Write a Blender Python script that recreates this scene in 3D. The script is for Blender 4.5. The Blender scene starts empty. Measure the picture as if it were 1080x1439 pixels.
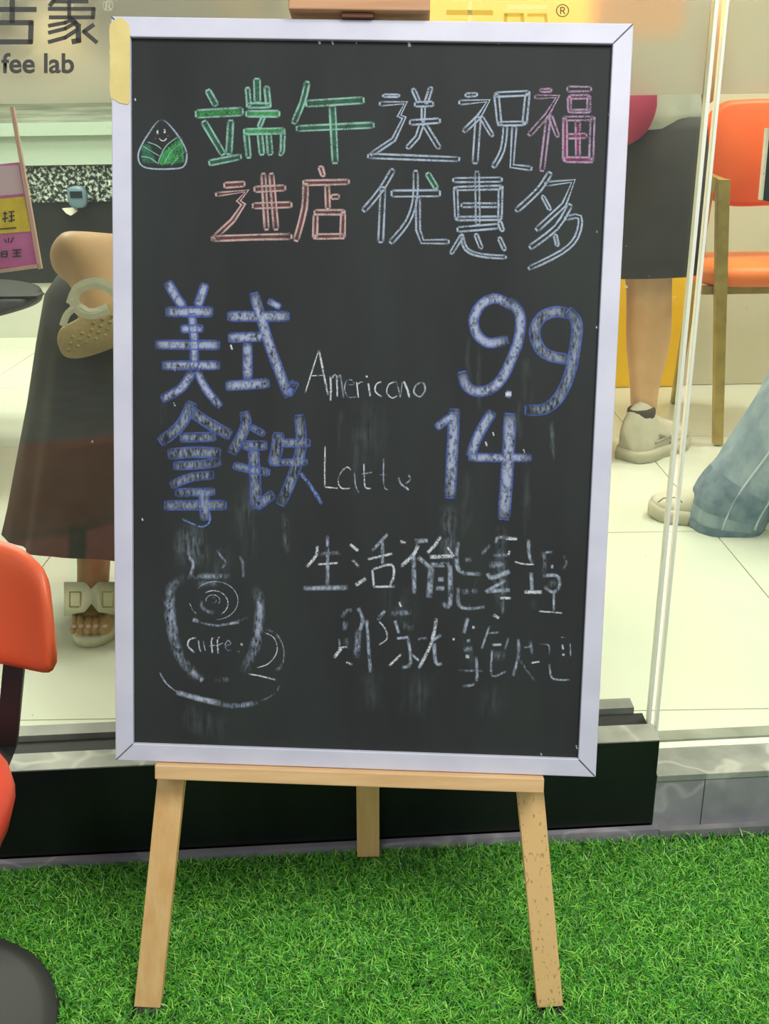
import bpy, math, random
import numpy as np
from mathutils import Vector, Matrix
random.seed(7); rng = np.random.default_rng(7)
SC = bpy.context.scene; COL = SC.collection
def lin(c): return tuple(((v/255)/12.92 if v/255 <= .04045 else ((v/255+.055)/1.055)**2.4) for v in c)
# ---------------------------------------------------------------- camera (pixels are those of the 1080 x 1439 photograph)
F, CX, CY, CAMZ = 1400., 540., 719.5, 1.08
_p, _r = math.radians(21), math.radians(.9)
_fw = np.array([0, math.cos(_p), -math.sin(_p)]); _ri = np.array([1., 0, 0]); _dn = np.cross(_fw, _ri)
RW = np.array([math.cos(_r)*_ri+math.sin(_r)*_dn, -math.sin(_r)*_ri+math.cos(_r)*_dn, _fw])
CAM = np.array([0, 0, CAMZ])
cd = bpy.data.cameras.new('camera'); cam = bpy.data.objects.new('camera', cd); COL.objects.link(cam); SC.camera = cam
cd.sensor_fit = 'VERTICAL'; cd.sensor_height = 36; cd.sensor_width = 27; cd.lens = 36*F/1439; cd.clip_start = .02
_m = Matrix.Identity(4)
for i in range(3):
    _m[i][0] = RW[0][i]; _m[i][1] = -RW[1][i]; _m[i][2] = -RW[2][i]; _m[i][3] = CAM[i]
cam.matrix_world = _m
# ---------------------------------------------------------------- world, lights, exposure
SC.view_settings.view_transform = 'Standard'; SC.view_settings.look = 'None'
SC.view_settings.gamma = 1; SC.view_settings.use_curve_mapping = False; SC.view_settings.exposure = 0.0
w = bpy.data.worlds.new('world'); SC.world = w; w.use_nodes = True
w.node_tree.nodes['Background'].inputs[0].default_value = (.80, .88, 1, 1)
w.node_tree.nodes['Background'].inputs[1].default_value = .34
def area(name, loc, target, size, power, color, sy=None):
    l = bpy.data.lights.new(name, 'AREA'); l.shape = 'RECTANGLE'; l.size = size; l.size_y = sy or size
    l.energy = power; l.color = color
    o = bpy.data.objects.new(name, l); COL.objects.link(o); o.location = loc
    o.rotation_euler = (Vector(target)-Vector(loc)).to_track_quat('-Z', 'Y').to_euler(); return o
area('outdoor_canopy_light', (.85, -.15, 2.75), (.35, 1.2, 0), .9, 56, (1, .98, .92))
area('outdoor_soft_light', (-1.2, -1.6, 2.8), (-.1, 1.1, .4), 1.6, 30, (.93, .96, 1))
for k, (x, y, e) in enumerate([(-1.7, 3.3, 44), (.6, 2.2, 21), (-1.6, 4.4, 44), (1.8, 2.9, 48), (-.2, 4.3, 30)]):
    area('ceiling_panel_light', (x, y, 2.72), (x, y, 0), .9, e, (1, .985, .90), .6)
# ---------------------------------------------------------------- pixel -> place helpers
def ray(x, y): return RW.T @ np.array([(x-CX)/F, (y-CY)/F, 1.])
def G(x, y, z=0.):                 # point on the level z
    d = ray(x, y); return Vector(CAM + d*((z-CAMZ)/d[2]))
def P(x, y, Y):                    # point on the upright plane y = Y
    d = ray(x, y); return Vector(CAM + d*(Y/d[1]))
def PL(x, y, p0, n):
    d = ray(x, y); n = np.array(n); t = np.dot(np.array(p0)-CAM, n)/np.dot(d, n); return Vector(CAM+d*t)
def ppm(Y, z): return F/(Y*math.cos(_p)+(CAMZ-z)*math.sin(_p))     # pixels per metre there
# ---------------------------------------------------------------- materials
def nodes(name):
    m = bpy.data.materials.new(name); m.use_nodes = True; nt = m.node_tree
    return m, nt, nt.nodes['Principled BSDF'], nt.nodes['Material Output']
def mapped(nt, coord='Object', scale=(1, 1, 1), rot=(0, 0, 0)):
    tc = nt.nodes.new('ShaderNodeTexCoord'); mp = nt.nodes.new('ShaderNodeMapping')
    mp.inputs['Scale'].default_value = scale; mp.inputs['Rotation'].default_value = rot
    nt.links.new(tc.outputs[coord], mp.inputs[0]); return mp.outputs[0]
def noise(nt, vec, scale, detail=3, rough=.55):
    n = nt.nodes.new('ShaderNodeTexNoise'); n.inputs['Scale'].default_value = scale
    n.inputs['Detail'].default_value = detail; n.inputs['Roughness'].default_value = rough
    nt.links.new(vec, n.inputs['Vector']); return n.outputs['Fac']
def rampc(nt, fac, stops):
    r = nt.nodes.new('ShaderNodeValToRGB'); nt.links.new(fac, r.inputs[0]); e = r.color_ramp.elements
    while len(e) < len(stops): e.new(.5)
    for el, (p, c) in zip(e, stops): el.position = p; el.color = (*lin(c), 1)
    return r.outputs[0]
def math_(nt, op, a, b=None, clamp=False):
    n = nt.nodes.new('ShaderNodeMath'); n.operation = op; n.use_clamp = clamp
    for i, v in enumerate((a, b)):
        if v is None: continue
        if isinstance(v, (int, float)): n.inputs[i].default_value = v
        else: nt.links.new(v, n.inputs[i])
    return n.outputs[0]
def mat(name, c, rough=.6, metal=0, c2=None, ns=8, stretch=(1, 1, 1), bump=0, bs=60, spec=.5, lo=.35, hi=.65, emit=0, detail=3):
    m, nt, b, o = nodes(name)
    b.inputs['Base Color'].default_value = (*lin(c), 1); b.inputs['Roughness'].default_value = rough
    b.inputs['Metallic'].default_value = metal; b.inputs['Specular IOR Level'].default_value = spec
    if c2 or bump: v = mapped(nt, 'Object', stretch)
    if c2: nt.links.new(rampc(nt, noise(nt, v, ns, detail), [(lo, c), (hi, c2)]), b.inputs['Base Color'])
    if bump:
        bp = nt.nodes.new('ShaderNodeBump'); bp.inputs['Strength'].default_value = 1; bp.inputs['Distance'].default_value = bump
        nt.links.new(noise(nt, v, bs, 4), bp.inputs['Height']); nt.links.new(bp.outputs[0], b.inputs['Normal'])
    if emit:
        b.inputs['Emission Color'].default_value = (*lin(c), 1); b.inputs['Emission Strength'].default_value = emit
    return m
def chalk(name, c, dens=.6, amax=.9, scale=700, soft=2.5, stretch=(1, 1, 1), contrast=3.):
    m, nt, b, o = nodes(name)
    b.inputs['Base Color'].default_value = (*lin(c), 1); b.inputs['Roughness'].default_value = .95
    b.inputs['Specular IOR Level'].default_value = .1
    n1 = noise(nt, mapped(nt, 'Object', stretch), scale, 2, .6)
    n2 = noise(nt, mapped(nt, 'Object', (1, .6, 1)), 75, 3, .6)
    s = math_(nt, 'ADD', math_(nt, 'MULTIPLY', n1, .6), math_(nt, 'MULTIPLY', n2, .4))
    a = math_(nt, 'MULTIPLY', math_(nt, 'ADD', s, dens-1), contrast*2, True)
    uv = nt.nodes.new('ShaderNodeTexCoord'); sp = nt.nodes.new('ShaderNodeSeparateXYZ'); nt.links.new(uv.outputs['UV'], sp.inputs[0])
    e = math_(nt, 'ABSOLUTE', math_(nt, 'SUBTRACT', math_(nt, 'MULTIPLY', sp.outputs[1], 2.), 1.))
    e = math_(nt, 'SUBTRACT', 1., math_(nt, 'POWER', e, soft), True)
    e2 = math_(nt, 'ABSOLUTE', math_(nt, 'SUBTRACT', math_(nt, 'MULTIPLY', sp.outputs[0], 2.), 1.))
    e2 = math_(nt, 'SUBTRACT', 1., math_(nt, 'POWER', e2, 8 if soft > 1.6 else 2.), True)
    a = math_(nt, 'MULTIPLY', math_(nt, 'MULTIPLY', math_(nt, 'MULTIPLY', a, e), e2), amax, True)
    nt.links.new(a, b.inputs['Alpha']); return m
M = {}
M['white_frame'] = mat('white_frame', (209, 208, 220), .45, c2=(199, 199, 212), ns=14)
M['tape'] = mat('tape', (226, 208, 134), .6, c2=(216, 196, 122), ns=30)
M['tape_pale'] = mat('tape_pale', (214, 206, 206), .6)
M['seam'] = mat('seam', (70, 70, 74), .8)
M['wood'] = mat('wood', (238, 194, 132), .5, c2=(228, 178, 114), ns=7, stretch=(12, 12, 1), bump=.0002, bs=20)
M['wood_h'] = mat('wood_h', (232, 192, 138), .5, c2=(218, 174, 120), ns=7, stretch=(1, 12, 12))
M['wood_spot'] = mat('wood_spot', (236, 192, 130), .5, c2=(186, 150, 92), ns=260, stretch=(1, 1, .45), lo=.63, hi=.72, detail=1)
M['wood_pink'] = mat('wood_pink', (196, 148, 106), .55, c2=(184, 134, 92), ns=7, stretch=(1, 12, 12))
M['wood_dark'] = mat('wood_dark', (110, 60, 34), .6)
M['black_gloss'] = mat('black_gloss', (26, 30, 28), .3, c2=(32, 37, 34), ns=3, stretch=(3, 1, 1), spec=.25)
M['black_matte'] = mat('black_matte', (26, 28, 28), .6)
M['stone'] = mat('stone', (112, 114, 112), .42, c2=(150, 148, 146), ns=9, bump=.0006, bs=30)
def veins(name, c1, c2, cv):
    m, nt, b, o = nodes(name); v = mapped(nt, 'Object', (1, 1, 1), (0, .5, 0))
    base = rampc(nt, noise(nt, v, 12, 4), [(.35, c1), (.65, c2)])
    n = noise(nt, v, 4.5, 3, .5)
    d = math_(nt, 'ABSOLUTE', math_(nt, 'SUBTRACT', n, .5)); k = math_(nt, 'SUBTRACT', 1., math_(nt, 'MULTIPLY', d, 55.), True)
    mx = nt.nodes.new('ShaderNodeMix'); mx.data_type = 'RGBA'; nt.links.new(math_(nt, 'MULTIPLY', k, .6), mx.inputs[0])
    nt.links.new(base, mx.inputs[6]); mx.inputs[7].default_value = (*lin(cv), 1)
    nt.links.new(mx.outputs[2], b.inputs['Base Color']); b.inputs['Roughness'].default_value = .4; return m
M['stone_dark'] = veins('stone_dark', (134, 132, 138), (156, 152, 156), (190, 186, 188))
M['stone_light'] = veins('stone_light', (128, 132, 122), (160, 162, 150), (196, 198, 184))
M['tile'] = mat('tile', (224, 226, 212), .16, c2=(218, 221, 206), ns=2.5)
M['grout'] = mat('grout', (166, 164, 140), .8)
M['wall'] = mat('wall', (214, 204, 182), .6, c2=(206, 194, 172), ns=2)
M['walltile'] = mat('walltile', (212, 206, 184), .35, c2=(202, 196, 170), ns=2)
M['ceil'] = mat('ceil', (236, 236, 228), .8)
M['orange'] = mat('orange', (238, 100, 28), .5, c2=(230, 88, 22), ns=3)
M['orange_pad'] = mat('orange_pad', (244, 132, 56), .5, c2=(238, 120, 46), ns=4)
M['red_orange'] = mat('red_orange', (226, 100, 58), .42, c2=(218, 92, 50), ns=3)
M['red_seat'] = mat('red_seat', (240, 84, 62), .42)
M['gold'] = mat('gold', (186, 164, 92), .42, .55, c2=(168, 146, 80), ns=20)
M['black_metal'] = mat('black_metal', (36, 37, 38), .38, .3)
M['disc'] = mat('disc', (44, 46, 46), .5, .0, spec=.4)
M['skin'] = mat('skin', (234, 188, 144), .5, c2=(226, 176, 130), ns=14, bump=.0003, bs=120)
M['skin2'] = mat('skin2', (180, 142, 98), .55, c2=(172, 132, 90), ns=10)
M['cream'] = mat('cream', (224, 220, 192), .55, c2=(214, 208, 178), ns=25)
M['sole'] = mat('sole', (176, 154, 104), .6, c2=(160, 138, 88), ns=30, bump=.001, bs=90)
M['black_cloth'] = mat('black_cloth', (54, 55, 52), .8, c2=(68, 68, 64), ns=9)
M['grey_cloth'] = mat('grey_cloth', (64, 62, 60), .85, c2=(54, 53, 52), ns=9, bump=.002, bs=12)
M['white_cloth'] = mat('white_cloth', (206, 208, 196), .85, c2=(190, 192, 180), ns=12)
M['magenta'] = mat('magenta', (168, 52, 84), .6)
M['denim'] = mat('denim', (158, 174, 184), .85, c2=(122, 142, 158), ns=11, stretch=(2, 2, .9), bump=.004, bs=10)
M['denim_dark'] = mat('denim_dark', (96, 116, 136), .85, c2=(128, 146, 162), ns=26)
M['denim_seam'] = mat('denim_seam', (188, 200, 206), .85)
M['shoe'] = mat('shoe', (214, 208, 188), .55, c2=(202, 196, 176), ns=18)
M['shoe_grey'] = mat('shoe_grey', (166, 162, 144), .55)
M['shoe_sole'] = mat('shoe_sole', (196, 190, 168), .6)
M['shoe_line'] = mat('shoe_line', (124, 116, 92), .6)
M['sock'] = mat('sock', (78, 72, 66), .9)
M['hair'] = mat('hair', (30, 24, 22), .5)
M['yellow'] = mat('yellow', (246, 196, 22), .45, c2=(240, 186, 16), ns=3)
M['cab_white'] = mat('cab_white', (204, 208, 196), .4)
M['cab_green'] = mat('cab_green', (166, 184, 170), .45)
M['steel'] = mat('steel', (196, 200, 186), .35, .3, c2=(150, 156, 146), ns=5, stretch=(.6, 1, 14))
M['cab_black'] = mat('cab_black', (30, 32, 29), .35)
M['reflection_specks'] = mat('reflection_specks', (30, 36, 32), .3, c2=(200, 216, 204), ns=60, lo=.48, hi=.62, detail=6)  # pale specks paint a reflection into the dark counter colour
M['blue_grey'] = mat('blue_grey', (96, 124, 140), .4)
M['screen'] = mat('screen', (34, 42, 44), .2)
M['paper'] = mat('paper', (228, 226, 214), .6)
M['pink'] = mat('pink', (196, 92, 168), .5, c2=(206, 116, 180), ns=8)
M['pink_pale'] = mat('pink_pale', (206, 176, 200), .5)
M['sign_yellow'] = mat('sign_yellow', (226, 198, 44), .5, c2=(206, 176, 40), ns=30)
M['ink'] = mat('ink', (62, 56, 50), .6)
M['brown_ink'] = mat('brown_ink', (112, 72, 22), .6)
M['logo'] = mat('logo', (74, 73, 68), .6)
M['frame_pink'] = mat('frame_pink', (196, 160, 150), .35)
M['glass_edge'] = mat('glass_edge', (244, 246, 230), .25)
M['lamp'] = mat('lamp', (255, 246, 214), .5, emit=2.2)
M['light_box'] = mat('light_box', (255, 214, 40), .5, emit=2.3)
M['orange_glow'] = mat('orange_glow', (250, 150, 64), .5, emit=.8)
M['lamp_warm'] = mat('lamp_warm', (255, 226, 176), .5, emit=.8)
M['cream_letter'] = mat('cream_letter', (250, 240, 150), .5)
M['gold_letter'] = mat('gold_letter', (226, 186, 66), .5)
M['facade'] = mat('facade', (150, 150, 146), .6)
M['plank'] = mat('plank', (196, 196, 190), .7, c2=(150, 150, 144), ns=5, stretch=(1, 8, 1))
def glass_mat():
    m, nt, b, o = nodes('window_glass'); nt.nodes.remove(b)
    tr = nt.nodes.new('ShaderNodeBsdfTransparent'); tr.inputs[0].default_value = (.94, .975, .93, 1)
    gl = nt.nodes.new('ShaderNodeBsdfGlossy'); gl.inputs['Roughness'].default_value = .0
    lw = nt.nodes.new('ShaderNodeLayerWeight'); lw.inputs['Blend'].default_value = .5
    f = math_(nt, 'ADD', math_(nt, 'MULTIPLY', math_(nt, 'POWER', lw.outputs['Facing'], 5.), .9), .035)
    mx = nt.nodes.new('ShaderNodeMixShader'); nt.links.new(f, mx.inputs[0]); nt.links.new(tr.outputs[0], mx.inputs[1]); nt.links.new(gl.outputs[0], mx.inputs[2])
    df = nt.nodes.new('ShaderNodeBsdfDiffuse'); df.inputs[0].default_value = (.85, .88, .8, 1)
    n = noise(nt, mapped(nt), 95, 2, .5); n2 = noise(nt, mapped(nt), 3, 2)
    sp = math_(nt, 'MULTIPLY', math_(nt, 'SUBTRACT', math_(nt, 'ADD', n, math_(nt, 'MULTIPLY', n2, .15)), .855), 12., True)
    mx2 = nt.nodes.new('ShaderNodeMixShader'); nt.links.new(math_(nt, 'ADD', sp, .006, True), mx2.inputs[0])
    nt.links.new(mx.outputs[0], mx2.inputs[1]); nt.links.new(df.outputs[0], mx2.inputs[2]); nt.links.new(mx2.outputs[0], o.inputs[0]); return m
M['glass'] = glass_mat()
def film_mat():
    m, nt, b, o = nodes('frosted_film'); nt.nodes.remove(b)
    t = nt.nodes.new('ShaderNodeBsdfTranslucent'); t.inputs[0].default_value = (.74, .70, .67, 1)
    d = nt.nodes.new('ShaderNodeBsdfDiffuse'); d.inputs[0].default_value = (.50, .48, .46, 1)
    r = nt.nodes.new('ShaderNodeBsdfRefraction'); r.inputs['IOR'].default_value = 1.05; r.inputs['Roughness'].default_value = .6
    r.inputs[0].default_value = (.9, .9, .85, 1)
    a = nt.nodes.new('ShaderNodeMixShader'); a.inputs[0].default_value = .5; nt.links.new(t.outputs[0], a.inputs[1]); nt.links.new(d.outputs[0], a.inputs[2])
    c = nt.nodes.new('ShaderNodeMixShader'); c.inputs[0].default_value = .62; nt.links.new(a.outputs[0], c.inputs[1]); nt.links.new(r.outputs[0], c.inputs[2])
    nt.links.new(c.outputs[0], o.inputs[0]); return m
M['film'] = film_mat()
# ---------------------------------------------------------------- objects
def mesh_obj(name, verts, faces, m, parent=None, smooth=False, uvs=None, midx=None):
    me = bpy.data.meshes.new(name); me.from_pydata([tuple(v) for v in verts], [], faces)
    for k in (m if isinstance(m, (list, tuple)) else [m]): me.materials.append(M[k] if isinstance(k, str) else k)
    if midx: me.polygons.foreach_set('material_index', midx)
    if uvs:
        l = me.uv_layers.new(name='UVMap'); l.data.foreach_set('uv', [c for u in uvs for c in u])
    if smooth: me.polygons.foreach_set('use_smooth', [True]*len(me.polygons))
    me.update(); o = bpy.data.objects.new(name, me); COL.objects.link(o)
    if parent: o.parent = parent
    return o
def tag(o, label=None, cat=None, group=None, kind=None):
    if label: o['label'] = label
    if cat: o['category'] = cat
    if group: o['group'] = group
    if kind: o['kind'] = kind
    return o
def empty(name, loc=(0, 0, 0), **k):
    o = bpy.data.objects.new(name, None); COL.objects.link(o); o.location = loc; o.empty_display_size = .05
    if k: tag(o, **k)
    return o
class MB:
    def __init__(s): s.v = []; s.f = []
    def add(s, v, f):
        n = len(s.v); s.v += [Vector(p) for p in v]; s.f += [tuple(i+n for i in q) for q in f]; return s
    def box(s, a, b):
        (x0, y0, z0), (x1, y1, z1) = a, b
        v = [(x0, y0, z0), (x1, y0, z0), (x1, y1, z0), (x0, y1, z0), (x0, y0, z1), (x1, y0, z1), (x1, y1, z1), (x0, y1, z1)]
        return s.add(v, [(0, 3, 2, 1), (4, 5, 6, 7), (0, 1, 5, 4), (1, 2, 6, 5), (2, 3, 7, 6), (3, 0, 4, 7)])
    def hexa(s, lo, hi):            # lo / hi: four corner points each
        return s.add(list(lo)+list(hi), [(0, 3, 2, 1), (4, 5, 6, 7), (0, 1, 5, 4), (1, 2, 6, 5), (2, 3, 7, 6), (3, 0, 4, 7)])
    def loft(s, rings, cap=True, closed=True):
        n = len(rings[0]); v = [p for r in rings for p in r]; f = []
        for i in range(len(rings)-1):
            for j in range(n if closed else n-1):
                k = (j+1) % n; f.append((i*n+j, i*n+k, (i+1)*n+k, (i+1)*n+j))
        if cap: f += [tuple(range(n))[::-1], tuple(range((len(rings)-1)*n, len(rings)*n))]
        return s.add(v, f)
    def slab(s, pts, dvec):         # outline extruded along dvec
        return s.loft([[Vector(p) for p in pts], [Vector(p)+Vector(dvec) for p in pts]])
    def tube(s, pts, r, n=10, b=None):
        pts = [Vector(p) for p in pts]; rs = r if isinstance(r, (list, tuple)) else [r]*len(pts); rings = []; up = None
        for i, p in enumerate(pts):
            t = (pts[min(i+1, len(pts)-1)]-pts[max(i-1, 0)]).normalized()
            if up is None: up = Vector((0, 0, 1)) if abs(t.z) < .9 else Vector((0, 1, 0))
            a = t.cross(up).normalized(); c = a.cross(t); up = c
            k = b[i] if b else 1
            rings.append([p+a*rs[i]*math.cos(q)+c*rs[i]*k*math.sin(q) for q in [2*math.pi*j/n for j in range(n)]])
        return s.loft(rings)
    def obj(s, name, m, parent=None, smooth=False, bevel=0, sub=0, rel=True):
        off = parent_loc(parent) if (parent and rel) else Vector((0, 0, 0))
        o = mesh_obj(name, [p-off for p in s.v], s.f, m, parent, smooth)
        fix(o)
        if bevel:
            b = o.modifiers.new('bevel', 'BEVEL'); b.width = bevel; b.segments = 2; b.limit_method = 'ANGLE'
        if sub: b = o.modifiers.new('sub', 'SUBSURF'); b.levels = b.render_levels = sub
        return o
def fix(o):
    import bmesh
    bm = bmesh.new(); bm.from_mesh(o.data); bmesh.ops.recalc_face_normals(bm, faces=bm.faces); bm.to_mesh(o.data); bm.free()
def parent_loc(p):
    v = Vector((0, 0, 0))
    while p: v += p.location; p = p.parent
    return v
def ering(c, rx, ry, n=24, power=2., ax=(1, 0, 0), ay=(0, 1, 0), wav=None):
    c = Vector(c); ax = Vector(ax); ay = Vector(ay); out = []
    for j in range(n):
        q = 2*math.pi*j/n; k = 1 if not wav else 1+wav(q)
        cs, sn = math.cos(q), math.sin(q)
        out.append(c+ax*rx*k*math.copysign(abs(cs)**(2/power), cs)+ay*ry*k*math.copysign(abs(sn)**(2/power), sn))
    return out
def rbox(c, hx, hy, hz, r, m=6, axes=None):        # rounded slab: superellipse outline in x-y, rounded edges in z
    rings = []
    for k in range(m+1):
        q = -math.pi/2+math.pi*k/m; d = r*(1-math.cos(q)); z = (hz-r)*(1 if q > 0 else -1 if q < 0 else 0)+r*math.sin(q)
        rings.append([Vector(c)+Vector((p.x, p.y, z)) for p in ering((0, 0, 0), hx-d, hy-d, 40, 4.)])
    return rings
def skin(name, V, E, m, parent=None, sub=2, blend=False):
    me = bpy.data.meshes.new(name); off = parent_loc(parent)
    me.from_pydata([tuple(Vector(p)-off) for p, r in V], E, []); o = bpy.data.objects.new(name, me); COL.objects.link(o)
    s = o.modifiers.new('skin', 'SKIN'); 
    for d, (p, r) in zip(me.skin_vertices[0].data, V):
        d.radius = (r, r) if not isinstance(r, tuple) else r; d.use_root = False
    me.skin_vertices[0].data[0].use_root = True; s.use_smooth_shade = True
    u = o.modifiers.new('sub', 'SUBSURF'); u.levels = u.render_levels = sub
    if blend:
        q = o.modifiers.new('remesh', 'REMESH'); q.mode = 'VOXEL'; q.voxel_size = .0075
        q = o.modifiers.new('smooth', 'SMOOTH'); q.factor = .5; q.iterations = 14
    bpy.context.view_layer.update()
    dg = bpy.context.evaluated_depsgraph_get(); me2 = bpy.data.meshes.new_from_object(o.evaluated_get(dg))
    o.modifiers.clear(); o.data = me2; bpy.data.meshes.remove(me); me2.name = name
    me2.materials.clear(); me2.materials.append(M[m]); me2.polygons.foreach_set('use_smooth', [True]*len(me2.polygons))
    if parent: o.parent = parent
    return o
# ================================================================ SETTING
FZ = .105                                              # indoor floor level
def wy(x, off=0): return 1.316+.056*x+off              # front line of the shop front
floor = empty('floor', (0, 0, 0), kind='structure')
MB().box((-3.2, 1.42, FZ-.06), (3.2, 5.9, FZ-.006)).obj('floor_base', 'grout', floor)
T = .836; gx0, gy0 = .843-5*T, 1.531-T
tile_me = None
for i in range(8):
    for j in range(7):
        x0, y0 = gx0+i*T, gy0+j*T; x1, y1 = x0+T, y0+T
        x0, x1 = max(x0, -3.2), min(x1, 3.2); y0 = max(y0, 1.452)
        if y1 > 5.9: y1 = 5.9
        full = abs(x1-x0-T) < 1e-4 and abs(y1-y0-T) < 1e-4
        g = .0016
        if full and tile_me:
            o = bpy.data.objects.new('floor_tile', tile_me); COL.objects.link(o); o.parent = floor
        else:
            o = MB().box((g, g, -.02), (x1-x0-g, y1-y0-g, 0)).obj('floor_tile', 'tile', floor)
            if full: tile_me = o.data
        o.location = (x0, y0, FZ)
tag(MB().box((-3.3, 5.9, 0), (-.2, 6.0, 2.8)).obj('wall_back', 'wall'), kind='structure')
tag(MB().box((-.3, 3.92, FZ), (-.2, 5.9, 2.8)).obj('wall_partition', 'wall'), kind='structure')
wr = empty('wall_right_back', (0, 3.9, FZ), kind='structure')
MB().box((-.2, 3.92, FZ), (3.3, 4.02, 2.8)).obj('wall_base', 'wall', wr)
for i in range(5):
    for j in range(4):
        MB().box((-.2+i*.7+.002, 3.905, FZ+.1+j*.66+.002-(.1 if j == 0 else 0)), (-.2+(i+1)*.7-.002, 3.925, FZ+.1+(j+1)*.66-.002)).obj('wall_panel', 'walltile', wr)
tag(MB().box((3.2, 1.5, 0), (3.3, 5.9, 2.8)).obj('wall_right', 'wall'), kind='structure')
tag(MB().box((-3.3, 1.3, 0), (-3.2, 5.9, 2.8)).obj('wall_left', 'wall'), kind='structure')
tag(MB().box((-3.3, 1.3, 2.8), (3.3, 6.0, 2.9)).obj('ceiling', 'ceil'), kind='structure')
# ground outside
tag(MB().box((-3.5, .02, -.04), (3.5, 1.62, -.012)).obj('ground', 'black_matte'), kind='structure')
deck = empty('deck', (0, 0, 0), kind='structure')
pm = None
for k in range(16):
    y1 = .015-k*.215
    if pm is None:
        o = MB().box((-2.5, -.209, -.03), (2.5, 0, 0)).obj('plank', 'plank', deck, bevel=.003); pm = o.data
    else: o = bpy.data.objects.new('plank', pm); COL.objects.link(o); o.parent = deck
    o.location = (0, y1, 0)
# black plinth under the left window
XC = .430
def wbox(x0, x1, o0, o1, z0, z1, b=None):
    b = b or MB()
    lo = [(x0, wy(x0, o0), z0), (x1, wy(x1, o0), z0), (x1, wy(x1, o1), z0), (x0, wy(x0, o1), z0)]
    return b.hexa(lo, [(p[0], p[1], z1) for p in lo])
t1 = empty('trim_1', (0, 1.31, 0), kind='structure')
wbox(-3.2, XC, 0, .05, .012, .17).obj('plinth_front', 'black_gloss', t1, bevel=.001)
wbox(-3.2, XC, .0, .046, .1702, .1722).obj('plinth_cap', 'stone_light', t1)
wbox(-3.2, XC-.006, .052, .088, .10, .166).obj('glass_channel', 'black_matte', t1)
wbox(-3.2, XC-.02, .090, .120, .08, .176).obj('inner_sill', 'stone', t1)
wbox(-3.2, XC+.01, -.011, .0, -.012, .008).obj('toe_strip', 'stone_dark', t1)
t2 = empty('trim_2', (.8, 1.35, 0), kind='structure')
xs = [XC+.001, .512, .93, 1.5, 2.2, 3.2]
for a, b in zip(xs[:-1], xs[1:]):
    wbox(a, b-.0012, .0, .03, .002, .093).obj('stone_slab', 'stone_dark', t2, bevel=.001)
for a, b in zip([XC+.001, 1.2, 2.2], [1.2, 2.2, 3.2]):
    wbox(a, b-.0012, -.002, .072, .0935, .105).obj('stone_cap', 'stone_light', t2, bevel=.001)
    wbox(a, b-.0012, .094, .122, .07, .107).obj('stone_step', 'stone_light', t2, bevel=.001)
wbox(XC+.002, 3.2, .076, .0935, .05, .103).obj('door_track', 'glass_edge', t2)
wbox(XC+.011, 3.2, -.012, .0, -.012, .004).obj('toe_strip', 'stone', t2)
# windows
GO = .078                                              # glass plane behind the front line
def wquad(pts, off=GO):                                # pixel outline -> points on the glass plane + off
    n = Vector((.056, -1, 0)).normalized(); p0 = (0, wy(0, off), 0)
    return [PL(x, y, p0, n) for x, y in pts]
win1 = empty('window_1', (0, wy(0, GO), 0), kind='structure'); win2 = empty('window_2', (1.2, wy(1.2, GO), 0), kind='structure')
a0, a1 = wquad([(1000, 5), (916, 1028)]); jx0 = a1.x; print('joint x', a0.x, a1.x)
JX = (a0.x+a1.x)/2
wbox(-3.2, JX-.001, GO-.005, GO+.005, .150, 2.6).obj('glass_pane', 'glass', win1)
wbox(JX+.0135, 3.2, GO-.005, GO+.005, .104, 2.6).obj('glass_pane', 'glass', win2)
wbox(JX-.0045, JX+.0005, GO-.007, GO+.007, .15, 2.6).obj('glass_edge', 'glass_edge', win1)
wbox(JX+.0095, JX+.0135, GO-.007, GO+.007, .104, 2.6).obj('glass_edge', 'glass_edge', win2)
tag(wbox(-3.3, 3.3, 0, .2, 2.6, 3.0).obj('wall_front', 'facade'), kind='structure')
fz = wquad([(60, 137)])[0].z; fz2 = wquad([(950, 141)])[0].z; print('film z', fz, fz2)
wbox(-3.2, JX-.006, GO+.0055, GO+.0065, (fz+fz2)/2, 2.6).obj('frosted_film', 'film', win1)
wbox(JX+.015, 3.2, GO+.0055, GO+.0065, (fz+fz2)/2, 2.6).obj('frosted_film', 'film', win2)
# flat lettering on the glass (vinyl, 0.4 mm)
def bar(b, pts, wd, off=GO-.0062, z0=0, s=1.):
    pts = [Vector((p[0]*s, p[1]*s)) for p in pts]; wd *= s
    for a, c in zip(pts[:-1], pts[1:]):
        t = (c-a).normalized(); n = Vector((-t.y, t.x))*wd/2; a2, c2 = a-t*wd*.35, c+t*wd*.35
        q = wquad([(a2+n)[:], (c2+n)[:], (c2-n)[:], (a2-n)[:]], off); b.slab(q, (0, -.0006, 0))
b = MB(); k = 1/3.6
for p, wd in [([(0, 48), (176, 48)], 26), ([(62, -30), (62, 108)], 26), ([(-20, 115), (158, 115), (155, 212), (-20, 212)], 26)]: bar(b, p, wd, s=k)
b.obj('letter_gu', 'logo', win1)
b = MB()
for p, wd in [([(290, -25), (255, 26)], 21), ([(272, 8), (440, 8)], 19), ([(250, 45), (474, 45), (470, 88), (255, 88)], 20), ([(350, 10), (350, 88)], 19),
              ([(250, 130), (330, 115), (372, 96)], 19), ([(250, 165), (330, 145), (385, 112)], 19), ([(250, 212), (330, 190), (392, 150)], 20),
              ([(360, 98), (396, 130), (398, 205), (372, 210)], 27), ([(470, 128), (425, 160), (486, 212)], 21)]: bar(b, p, wd, s=k)
b.obj('letter_xiang', 'logo', win1)
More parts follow.
